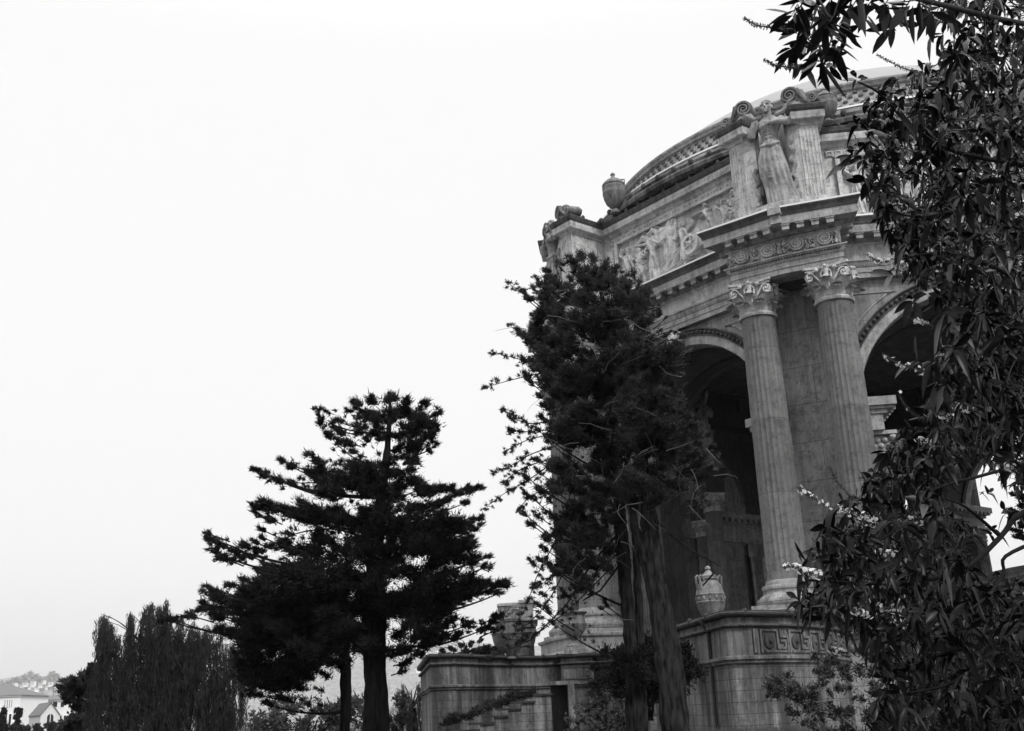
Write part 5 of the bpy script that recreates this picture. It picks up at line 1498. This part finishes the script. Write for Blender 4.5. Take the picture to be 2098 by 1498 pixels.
while tot < 3600:
    y = q.uniform(-40, 1520); x = q.uniform(1620, 2190); e = xl(y)
    if x < e: continue
    depth = (x - e)
    if q.random() > min(1, .3 + depth / 110): continue
    if y < 220 and q.random() < .35: continue
    if any(((x - a) / rx) ** 2 + ((y - b) / ry) ** 2 < 1.1 and q.random() < pr for a, b, rx, ry, pr in holes): continue
    Y = q.uniform(4.5, 9.5) if depth > 60 else q.uniform(4.6, 6.0)
    if y < 250: Y = q.uniform(4.0, 8.0)
    p = at(x, y, Y)
    ax = (Vector((-.4, -.25, .3)) + rvec() * .9)
    sz = q.uniform(.62, .95); whorl(p, ax, q.randint(5, 9), .108 * sz, .039 * sz, droop=.95)
    if q.random() < .4:
        e1 = rvec() * .06; tw_.tube([p, p + e1 + Vector((.03, .03, -.03)), p + e1 * 1.6 + Vector((.1, .08, -.06))], [.0015, .0022, .003], 4)
    tot += 1
# near hanging spray at the top
for x, y in [(1668, 20), (1690, 60), (1650, 55), (1710, 95), (1742, 20), (1765, 50), (1810, 15), (1850, 25), (1830, 55), (1880, 10), (1720, 50), (1640, 95), (1680, 125), (1780, 10), (1700, 0), (1760, -20), (1900, 25), (1655, 8), (1625, 35)]:
    Y = q.uniform(2.7, 3.3); p = at(x, y, Y)
    whorl(p, Vector((-.4, -.1, -.6)) + rvec() * .35, q.randint(7, 9), .105, .03, droop=.35, spread=.85)
    tw_.tube([p, p + Vector((.04, .02, .06)), p + Vector((.1, .05, .2))], [.0018, .0025, .003], 5)
for x, y in [(1640, 10), (1665, 75), (1630, 65), (1690, 30), (1645, 130), (1700, 140), (1735, 80), (1620, 110), (1675, 95), (1655, 40), (1715, 120)]:
    whorl(at(x, y, q.uniform(3.4, 4.4)), Vector((-.3, -.2, -.4)) + rvec() * .5, 8, .085, .024, droop=.4)
for x, y, L in [(1765, 325, 1), (1735, 330, 1), (1755, 160, .8), (1850, 530, 1.2), (1830, 560, 1.1), (1870, 615, 1.5), (1900, 600, 1.5), (1930, 640, 1.5), (1960, 600, 1.6), (1665, 1140, 1), (1640, 1155, 1), (1700, 1120, 1), (1630, 1225, 1), (1665, 1235, 1), (1655, 1255, 1), (1700, 1265, 1.2), (1870, 735, 1.2), (2040, 690, 1.1), (1810, 1330, 1.3)]:
    whorl(at(x, y, 5.0), Vector((-.5, -.4, .2)) + rvec() * .3, 7, .115 * L, .034 * L, droop=.6)
q2 = random.Random(3); A_, B_ = [], []
for l_ in Ls: (B_ if q2.random() < .045 else A_).append(l_)  # a random few leaves get the painted sky glint
leaf_mesh('leaves', A_, M['leaf'], shr, O); leaf_mesh('glint_leaves', B_, M['leafp'], shr, O)
# limbs
limbs = [([(2260, 1560, 5.6), (2235, 1250, 5.6), (2215, 800, 5.7), (2190, 300, 5.6), (2160, -80, 5.2)], .075, .04),
         ([(2235, 1010, 5.6), (2098, 1050, 5.5), (2050, 1100, 5.4), (1985, 1160, 5.3), (1900, 1188, 5.2), (1800, 1196, 5.1), (1710, 1192, 5.0), (1655, 1188, 4.9)], .017, .005),
         ([(2228, 1130, 5.6), (2140, 1110, 5.5), (2060, 1140, 5.4), (2055, 1175, 5.4), (2020, 1225, 5.3), (1960, 1262, 5.2), (1880, 1275, 5.1)], .012, .004),
         ([(2225, 900, 5.6), (2098, 950, 5.5), (2010, 975, 5.4), (1900, 1010, 5.2), (1840, 1080, 5.1), (1780, 1125, 5.0)], .011, .004),
         ([(2205, 760, 5.7), (2080, 860, 5.4), (2010, 790, 5.3), (1960, 740, 5.2)], .012, .004),
         ([(2195, 520, 5.7), (2090, 470, 5.4), (1990, 430, 5.2), (1880, 445, 5.0), (1790, 420, 4.9)], .012, .003),
         ([(2190, 330, 5.6), (2050, 330, 5.3), (1930, 300, 5.0), (1850, 240, 4.8), (1800, 190, 4.7), (1758, 168, 4.6)], .016, .004),
         ([(2170, 60, 5.3), (2050, 40, 4.6), (1930, 10, 3.8), (1830, -10, 3.3), (1730, 0, 3.0), (1690, 60, 2.95)], .016, .003),
         ([(2185, 650, 5.7), (2060, 560, 5.4), (1960, 520, 5.2), (1900, 520, 5.0), (1850, 530, 4.9)], .015, .003),
         ([(2050, 1100, 5.4), (1980, 1040, 5.3), (1930, 1020, 5.2)], .01, .003), ([(2225, 1300, 5.6), (2080, 1330, 5.3), (1950, 1400, 5.1), (1860, 1420, 5.0)], .016, .004)]
for i, (P, r0, r1) in enumerate(limbs):
    pts = [at(*p) for p in P]; fine = []
    for k in range(len(pts) - 1):
        p0, p1, p2, p3 = pts[max(0, k - 1)], pts[k], pts[k + 1], pts[min(len(pts) - 1, k + 2)]
        for f in (0, .25, .5, .75): fine.append(.5 * ((2 * p1) + (p2 - p0) * f + (2 * p0 - 5 * p1 + 4 * p2 - p3) * f * f + (3 * p1 - p0 - 3 * p2 + p3) * f ** 3))
    fine.append(pts[-1])
    if i == 0: fine.insert(0, Vector((fine[0].x, fine[0].y, -.2)))
    m = MB(); n = len(fine); m.tube(fine, [r0 + (r1 - r0) * k / (n - 1) for k in range(n)], 8)
    m.build('trunk' if i == 0 else 'branch', M['stem'], shr, O, ang=70)
tw_.build('twigs', M['stem'], shr, O)
# flower spikes
def spike(P, Y, open_, seed, dense=1.0):
    q = random.Random(seed); pts = [at(x, y, Y) for x, y in P]; fine = []
    for k in range(len(pts) - 1):
        for f in np.linspace(0, 1, 7)[:-1]: fine.append(pts[k].lerp(pts[k + 1], f))
    fine.append(pts[-1]); m = MB(); m.tube(fine, [.0012 + .002 * i / len(fine) for i in range(len(fine))], 4)
    n = len(fine); mp_ = MB()
    for i, c in enumerate(fine):
        f = i / n
        for _ in range(int(5 * dense)):
            d = rvec(); L = .006 + .008 * f
            m.tube([c, c + d * L], [.0008, .0016], 3); m.ball(c + d * L, .0022, n=4, m=3)
            if q.random() < open_ * (.2 + f):
                ce = c + d * (L + .006); a = d.orthogonal().normalized(); b = d.cross(a)
                for k in range(5):
                    t = k * 1.2566 + q.uniform(-.2, .2); e = a * math.cos(t) + b * math.sin(t); s2 = d.cross(e)
                    R = .0095; mp_.add([ce, ce + e * R * .6 + s2 * R * .33 + d * .003, ce + e * R * 1.1 + d * .001, ce + e * R * .6 - s2 * R * .33 + d * .003], [(0, 1, 2, 3)])
    o = m.build('flower_spike', M['leafu'], shr, O)
    if mp_.f: mp_.build('petals', M['petal'], o, O)
spike([(1634, 998), (1655, 1015), (1690, 1035), (1740, 1050), (1790, 1060)], 4.7, .35, 1)
spike([(1700, 958), (1712, 985), (1735, 1010), (1760, 1030)], 4.8, .02, 2)
spike([(1606, 1162), (1625, 1160), (1650, 1172), (1680, 1178)], 4.6, .9, 3)
spike([(1778, 524), (1800, 536), (1825, 535), (1850, 545)], 4.8, 1.0, 4)
spike([(1810, 726), (1835, 742), (1862, 752), (1895, 762)], 4.8, .35, 5)
spike([(1842, 806), (1850, 825), (1868, 845), (1895, 862)], 4.8, .05, 6)
spike([(1525, 38), (1550, 52), (1585, 58), (1625, 60)], 3.1, .0, 7, 1.6)
spike([(1568, 124), (1590, 135), (1620, 138), (1650, 140)], 3.1, .0, 8, 1.6)
spike([(1797, 112), (1820, 125), (1850, 140), (1885, 150)], 4.5, .0, 9, 1.4)
spike([(1860, 650), (1880, 660), (1910, 668)], 4.8, .3, 10)
for i, (x, y) in enumerate([(1745, 1250), (1800, 1240), (1800, 1130), (1780, 210), (1830, 235), (1820, 420), (2060, 520), (1925, 850), (1950, 830), (2040, 950), (1880, 900), (1755, 1065), (1810, 460), (1850, 1060), (1700, 1330)]):
    spike([(x, y), (x + 14, y + 4), (x + 34, y + 8)], 4.6 + .05 * i, .4, 20 + i)
# fine leaved shrub against the foot of the curved wall
bush('bush', 'loose fine leaved shrub with thin pale twigs in front of the key frieze wall', 19.0, [(1570, 1400), (1620, 1375), (1660, 1345), (1760, 1330), (1900, 1300), (2000, 1340), (2150, 1300), (2150, 1520), (1640, 1520), (1620, 1470), (1580, 1440)], 230, 10, 17, 1.2, 'leafu', per=1500, L=.07, W=.026, seed=51, stems=False)
m = MB(); q = random.Random(6)
s_ = [o for o in col.objects if o.get('label', '').startswith('loose fine')][0]
for x0, y0, x1, y1 in [(1800, 1498, 1690, 1340), (1840, 1498, 1740, 1400), (1760, 1500, 1600, 1385), (1700, 1498, 1575, 1400), (1880, 1498, 1800, 1330), (1790, 1460, 1640, 1440), (1850, 1450, 1750, 1360), (1950, 1500, 1900, 1330)]:
    a, b = at(x0, y0, 18.8), at(x1, y1, 18.4); c = a.lerp(b, .5) + Vector((0, 0, .12)); m.tube([a, c, b], [.008, .006, .003], 5)
m.build('pale_stem', M['twig'], s_, s_.location)
bush('bush', 'deep dark undergrowth below the flowering tree in the lower right corner', 12.5, [(1880, 1330), (2000, 1260), (2160, 1200), (2160, 1530), (1760, 1530), (1800, 1440)], 90, 22, 34, 1.0, 'leaf', per=420, L=.11, W=.04, seed=52)
# rough grass at the foot of the terrace
n = 9000
gx = rng.uniform(-6, 20, n); gy = 39.5 + rng.uniform(-2.5, 2.2, n)
Cg = np.stack([gx, gy, np.array([gz(a, b) for a, b in zip(gx, gy)]) + .16], 1)
Dg = rng.normal(size=(n, 3)) * .3; Dg[:, 2] = 1
g = cards('grass', Cg, Dg, rng.uniform(.25, .7, n), .03, M['bushp']); tag(g, 'rough pale grass along the foot of the terrace walls', kind='stuff')
# ============================================================ far buildings
def house(name, label, Y, x0, x1, yeave, yridge, depth, wall='white', hip=True, wins=(), chimney=None, ridge_x=None, arched=()):
    Y *= 1.42; depth *= 1.4
    a, b = at(x0, 1480, Y), at(x1, 1480, Y); ze = at((x0 + x1) / 2, yeave, Y).z; zr = at((x0 + x1) / 2, yridge, Y + depth / 2).z
    h = tag(empty(name, ((a.x + b.x) / 2, Y + depth / 2, 0)), label, 'house'); O = h.location
    X0, X1 = a.x, b.x
    m = MB(); m.box(X0, X1, Y, Y + depth, -.3, ze); m.build('wall', M[wall], h, O, smooth=False)
    m = MB(); e = .55
    if hip:
        rx = min((X1 - X0), depth) * .45
        V = [(X0 - e, Y - e, ze), (X1 + e, Y - e, ze), (X1 + e, Y + depth + e, ze), (X0 - e, Y + depth + e, ze), (X0 + rx, Y + depth / 2, zr), (X1 - rx, Y + depth / 2, zr)]
        m.add(V, [(0, 1, 5, 4), (1, 2, 5), (2, 3, 4, 5), (3, 0, 4), (3, 2, 1, 0)])
    else:      # gable end to the front
        xm = (X0 + X1) / 2
        for (sx, ex) in ((X0 - e * .4, xm), (X1 + e * .4, xm)):
            V = [(sx, Y - .25, ze - .2), (sx, Y + depth, ze - .2), (ex, Y + depth, zr), (ex, Y - .25, zr)]
            W_ = [(x, y, z + .22) for x, y, z in V]; m.add(V + W_, [(0, 1, 2, 3), (7, 6, 5, 4), (0, 3, 7, 4), (1, 5, 6, 2), (0, 4, 5, 1)])
        g = MB(); g.add([(X0, Y, ze), (X1, Y, ze), (xm, Y, zr), (X0, Y + .3, ze), (X1, Y + .3, ze), (xm, Y + .3, zr)], [(0, 1, 2), (5, 4, 3), (0, 2, 5, 3), (2, 1, 4, 5)]); g.build('gable', M[wall], h, O, smooth=False)
    rf = m.build('roof', M['roof'], h, O, smooth=False)
    m = MB(); m.box(X0 - .3, X1 + .3, Y - .3, Y, ze - .35, ze - .02)
    if hip: m.build('eaves_board', M['white'], h, O, smooth=False)
    for wx0, wx1, wy0, wy1, arch in wins:
        p, q_ = at(wx0, wy1, Y), at(wx1, wy0, Y); w = q_.x - p.x
        fm = MB(); fm.box(p.x - .12, q_.x + .12, Y - .1, Y, p.z - .15, p.z); fm.box(p.x - .12, p.x, Y - .08, Y, p.z, q_.z); fm.box(q_.x, q_.x + .12, Y - .08, Y, p.z, q_.z)
        if not arch: fm.box(p.x - .12, q_.x + .12, Y - .08, Y, q_.z, q_.z + .12)
        f = fm.build('window', M['white'], h, O, smooth=False)
        pm = MB()
        if arch:
            P = [(p.x, p.z), (q_.x, p.z)] + [((p.x + q_.x) / 2 + w / 2 * math.cos(t), q_.z - w / 2 + w / 2 * math.sin(t)) for t in np.linspace(0, math.pi, 9)]
            pm.add([(x, Y - .05, z) for x, z in P] + [(x, Y + .02, z) for x, z in P], [tuple(range(len(P))), ] + [(i, len(P) + i, len(P) + (i + 1) % len(P), (i + 1) % len(P)) for i in range(len(P))])
        else: pm.box(p.x, q_.x, Y - .05, Y + .02, p.z, q_.z)
        pm.build('pane', M['pane'], f, O, smooth=False)
        if w > 1.2:
            mm = MB(); mm.box((p.x + q_.x) / 2 - .06, (p.x + q_.x) / 2 + .06, Y - .08, Y - .04, p.z, q_.z); mm.build('mullion', M['white'], f, O, smooth=False)
    if chimney:
        cx0, cx1, cy0, cy1 = chimney; p, q_ = at(cx0, cy1, Y - .8), at(cx1, cy0, Y - .8)
        m = MB(); m.box(p.x, q_.x, Y - 1.0, Y - .02, p.z - .5, q_.z - .3); m.box(p.x - .12, q_.x + .12, Y - 1.1, Y + .1, q_.z - .3, q_.z); m.box(p.x + .3, q_.x - .3, Y - .8, Y - .2, q_.z, q_.z + .5); m.build('chimney', M['white'], rf, O, smooth=False)
    return h
house('house', 'white two storey house with four slim arched upper windows at the left edge', 200, -95, 37, 1427, 1404, 12, wins=[(9, 11.5, 1434, 1449, 1), (14, 16.5, 1434, 1449, 1), (18.5, 21, 1434, 1449, 1), (23, 25.5, 1434, 1449, 1), (17, 24, 1463, 1485, 0), (10, 15, 1463, 1485, 0)])
gh = house('house', 'pale grey house with steep front gable and arched window', 186, 50, 86, 1466, 1443, 8, wall='pale', hip=False, wins=[(62, 77, 1464, 1486, 1)])
gh.rotation_euler = (0, 0, R_(36))
house('house', 'white two storey house with chimney and long tiled roof behind the gable', 214, 50, 168, 1434, 1421, 14, wins=[(97, 104, 1438, 1449, 0), (108, 118, 1438, 1449, 0), (103, 113, 1466, 1479, 0), (122, 127, 1466, 1480, 0), (130, 136, 1466, 1480, 0), (140, 146, 1440, 1450, 0), (124, 132, 1438, 1449, 0), (153, 160, 1440, 1450, 0), (152, 160, 1467, 1480, 0)], chimney=(67, 79, 1419, 1437))
m = MB()
for i, (x, y, w, h_, lab, mm) in enumerate([(6, 1450, 7, 46, 'dark columnar cypress before the white house, nearest the left edge', 'needle'), (37, 1448, 5, 44, 'slim dark cypress between white house and gabled house', 'needle')]):
    bush('columnar_cypress', lab, 250, [(x - w, 1505), (x - w, y + 16), (x, y), (x + w, y + 16), (x + w, 1505)], 26, 4, 6, .8, mm, cat='tree', per=60, L=.6, W=.3, seed=60 + i, stems=False)
for i, (x, w, y, lab) in enumerate([(27, 10, 1486, 'low round shrub under the windows of the white house'), (50, 9, 1486, 'low round shrub between the white house and the gabled house'), (76, 7, 1482, 'dark clipped shrub left of the arched gable window'), (106, 11, 1478, 'dark leafy shrub right of the gabled house')]):
    bush('shrub', lab, 244, [(x - w, 1508), (x - w * .8, y + 4), (x, y), (x + w * .8, y + 4), (x + w, 1508)], 16, 4, 6, .8, 'bush', cat='shrub', per=60, L=.55, W=.3, seed=70 + i, stems=False)

# colonnade pieces left and right of the rotunda
def pavilion():
    c = at(1075, 1400, 118); t = tag(empty('colonnade_pavilion', (c.x, c.y, 0)), 'hazy colonnade pavilion with boxed top and weeping figure beyond the urns', 'pavilion'); O = t.location
    Y = 118
    def bx(m, x0, x1, y0, y1, d0, d1):
        a, b = at(x0, y1, Y), at(x1, y0, Y); m.box(a.x, b.x, Y + d0, Y + d1, a.z, b.z)
    m = MB(); bx(m, 1016, 1098, 1275, 1288, -.6, 7); bx(m, 1012, 1102, 1270, 1276, -1, 7.4); bx(m, 1018, 1096, 1288, 1298, -.3, 6.7); m.build('entablature', M['trim'], t, O, smooth=False)
    m = MB(); bx(m, 1024, 1090, 1232, 1270, .6, 6); bx(m, 1018, 1050, 1236, 1242, 0, 6.5); bx(m, 1062, 1096, 1228, 1236, 0, 6.5); bx(m, 1024, 1048, 1242, 1270, .2, 1); bx(m, 1064, 1092, 1236, 1270, .2, 1); m.build('roof_box', M['carve'], t, O, smooth=False)
    s = st.copy(); col.objects.link(s); s.parent = t; s.name = 'statue'; p = at(1057, 1270, Y - .2)
    if 'label' in s: del s['label']
    s.location = (p.x - O.x, p.y - O.y, p.z - .3); s.scale = (.42, .42, .27); s.rotation_euler = (0, 0, math.pi)
    for x in (1026, 1049, 1067, 1088):
        m = MB(); p = at(x, 1400, Y + 1); zt = at(x, 1298, Y + 1).z; m.lathe([(.62, 0), (.6, 1), (.52, zt - 1.1), (.6, zt - 1.0), (.8, zt - .1), (.8, zt)], 24, c=(p.x, p.y, 0)); m.build('column', M['shaft'], t, O, ang=50)
pavilion()
def colonnade():
    path = [(48, 79), (46.6, 84), (46.5, 90), (48, 96), (51, 102)]
    path = curve_path([tuple(at(1842, 1200, 110).xy), tuple(at(1930, 1190, 92).xy), tuple(at(2020, 1172, 82).xy), tuple(at(2120, 1160, 76).xy), tuple(at(2250, 1150, 74).xy)], 4)
    t = tag(empty('colonnade', (path[0][0], path[0][1], 0)), 'curved colonnade with dentilled entablature seen through the leaves at right', 'colonnade'); O = t.location
    zt = at(2098, 1162, 77).z
    m = MB(); m.sweep([(-1.2, zt - 3.0), (0, zt - 3.0), (0, zt - 2.2), (.1, zt - 2.15), (.1, zt - 2.1), (0, zt - 2.08), (0, zt - 1.1), (.2, zt - 1.0), (.2, zt - .7), (.7, zt - .66), (.75, zt - .3), (.9, zt - .1), (.9, zt), (-1.6, zt + .05)], path)
    m.build('entablature', M['stone'], t, O, ang=30)
    m = MB(); s = 0.3; tot = sum((Vector(path[i + 1]) - Vector(path[i])).length for i in range(len(path) - 1))
    while s < tot:
        p, d, o_ = ppath(path, s); m.obox(p + o_ * .42, d, o_, .16, .25, zt - .98, zt - .7); s += .62
    m.build('dentils', M['trim'], t, O, smooth=False)
    s = 2.0
    while s < tot:
        p, d, o_ = ppath(path, s); q_ = p - o_ * .6
        m = MB(); m.lathe([(.75, 0), (.75, .3), (.6, .6), (.55, zt - 4.2), (.6, zt - 4.1), (.85, zt - 3.05), (.85, zt - 3.0)], 28, c=(q_.x, q_.y, 0)); m.build('column', M['shaft'], t, O, ang=50); s += 4.2
colonnade()

# ============================================================ hills and their houses, the air
def hill(name, label, pts, Y, depth, seed, mat='hill'):
    q = random.Random(seed); m = MB(); n = 90; rows = 10; vs = []
    xs = [p[0] for p in pts]
    for r in range(rows):
        f = r / (rows - 1)
        for i in range(n + 1):
            x = xs[0] + (xs[-1] - xs[0]) * i / n
            y = np.interp(x, xs, [p[1] for p in pts]); top = at(x, y, Y + depth)
            hz = top.z * math.sin(f * math.pi / 2) ** .8
            bump = (math.sin(i * 1.7 + r) + math.sin(i * .9 + 2 * r) + q.uniform(-1, 1)) * top.z * .022 * (f > 0)
            vs.append((top.x * (Y + depth * f) / (Y + depth), Y + depth * f, hz + bump - 2 * (f == 0)))
    m.add(vs, [(r * (n + 1) + i, r * (n + 1) + i + 1, (r + 1) * (n + 1) + i + 1, (r + 1) * (n + 1) + i) for r in range(rows - 1) for i in range(n)])
    o = m.build(name, M[mat], None, ang=180); tag(o, label, kind='structure'); return o
hill('hill', 'wooded hill with houses fading into fog at the lower left', [(-900, 1330), (-300, 1370), (-60, 1394), (0, 1398), (40, 1388), (75, 1384), (100, 1392), (140, 1394), (200, 1400), (350, 1395), (600, 1372), (800, 1330), (900, 1312), (1000, 1320), (1300, 1340), (2400, 1380)], 5200, 900, 1)
q = random.Random(14); T_, n_t = [], 0
for i in range(420):
    x = q.uniform(-20, 200); y = np.interp(x, [0, 40, 75, 100, 140, 200], [1398, 1386, 1382, 1392, 1394, 1400]) + q.uniform(0, 26)
    if q.random() < .25: x = q.choice([q.gauss(62, 8), q.gauss(108, 10)]); y = 1376 + abs(x - (62 if x < 85 else 108)) * .9 + q.uniform(0, 10)
    T_.append((tuple(at(x, y, 6060 - (y - 1380) * 22)), q.uniform(16, 30), (0, 0, 1)))
Cw, Dw, Lw, Ww = tuft_cards([(c, .4, d) for c, r, d in T_], 14, 11, 8, 1.0)
Cw = np.repeat(np.array([c for c, r, d in T_]), 14, 0)[:len(Cw)] + (Cw - np.repeat(np.array([c for c, r, d in T_]), 14, 0)[:len(Cw)]) * 26
w_ = cards('hillside_wood', Cw, Dw, Lw, Ww, M['hill'], None, tri=False); tag(w_, 'far-off wood covering the foggy hill', kind='stuff')
proto = None; q = random.Random(15)
spots = [(x, y, 5150, 14) for x, y in [(32, 1404), (44, 1409), (52, 1402), (62, 1408), (68, 1400), (84, 1404), (96, 1408), (104, 1401), (118, 1406), (22, 1411), (76, 1411), (90, 1397)]]
spots += [(x, y, 5000, 21) for x, y in [(868, 1338), (880, 1350), (893, 1336), (905, 1344), (915, 1352), (925, 1338), (885, 1366), (900, 1372), (918, 1380), (932, 1362), (872, 1388), (908, 1392), (928, 1396), (893, 1384), (845, 1352), (855, 1372)]]
for i, (x, y, Y, s) in enumerate(spots):
    p = at(x, y, Y)
    if proto is None:
        proto = tag(empty('hillside_house', p), 'tiny pale house on the foggy hillside', 'house', 'tiny hillside houses in the fog')
        m = MB(); m.box(-1, 1, -1, 1, -2.0, 1); m.build('wall', M['white'], proto, smooth=False)
        m = MB(); m.add([(-1.1, -1.1, 1), (1.1, -1.1, 1), (1.1, 1.1, 1), (-1.1, 1.1, 1), (-1, 0, 1.7), (1, 0, 1.7)], [(0, 1, 5, 4), (1, 2, 5), (2, 3, 4, 5), (3, 0, 4)]); m.build('roof', M['roof'], proto, smooth=False)
        m = MB()
        for a_ in (-.6, 0, .6):
            for b_ in (-.5, .3): m.box(a_ - .17, a_ + .17, -1.03, -1.0, b_, b_ + .45)
        m.build('window', M['pane'], proto, smooth=False); h = proto
    else: h = copy_tree(proto)
    h.location = p; k = s * .5 * q.uniform(.6, 1.2); h.scale = (k * q.uniform(.8, 1.5), k, k * q.uniform(.7, 1.3)); h.rotation_euler = (0, 0, q.uniform(-.5, .5))

m = MB(); m.box(-9000, 9000, -290, 9000, -3.5, 900)
hz = m.build('haze', M['white'], None, smooth=False); tag(hz, 'thin fog lying over the far hills', kind='stuff')
hm = bpy.data.materials.new('fog_air'); hm.use_nodes = True; n, l = hm.node_tree.nodes, hm.node_tree.links; n.clear()
oo = n.new('ShaderNodeOutputMaterial'); pv = n.new('ShaderNodeVolumePrincipled'); pv.inputs['Color'].default_value = (.95, .95, .95, 1); pv.inputs['Density'].default_value = HAZE; pv.inputs['Anisotropy'].default_value = .2
l.new(pv.outputs[0], oo.inputs['Volume']); hz.data.materials.clear(); hz.data.materials.append(hm)
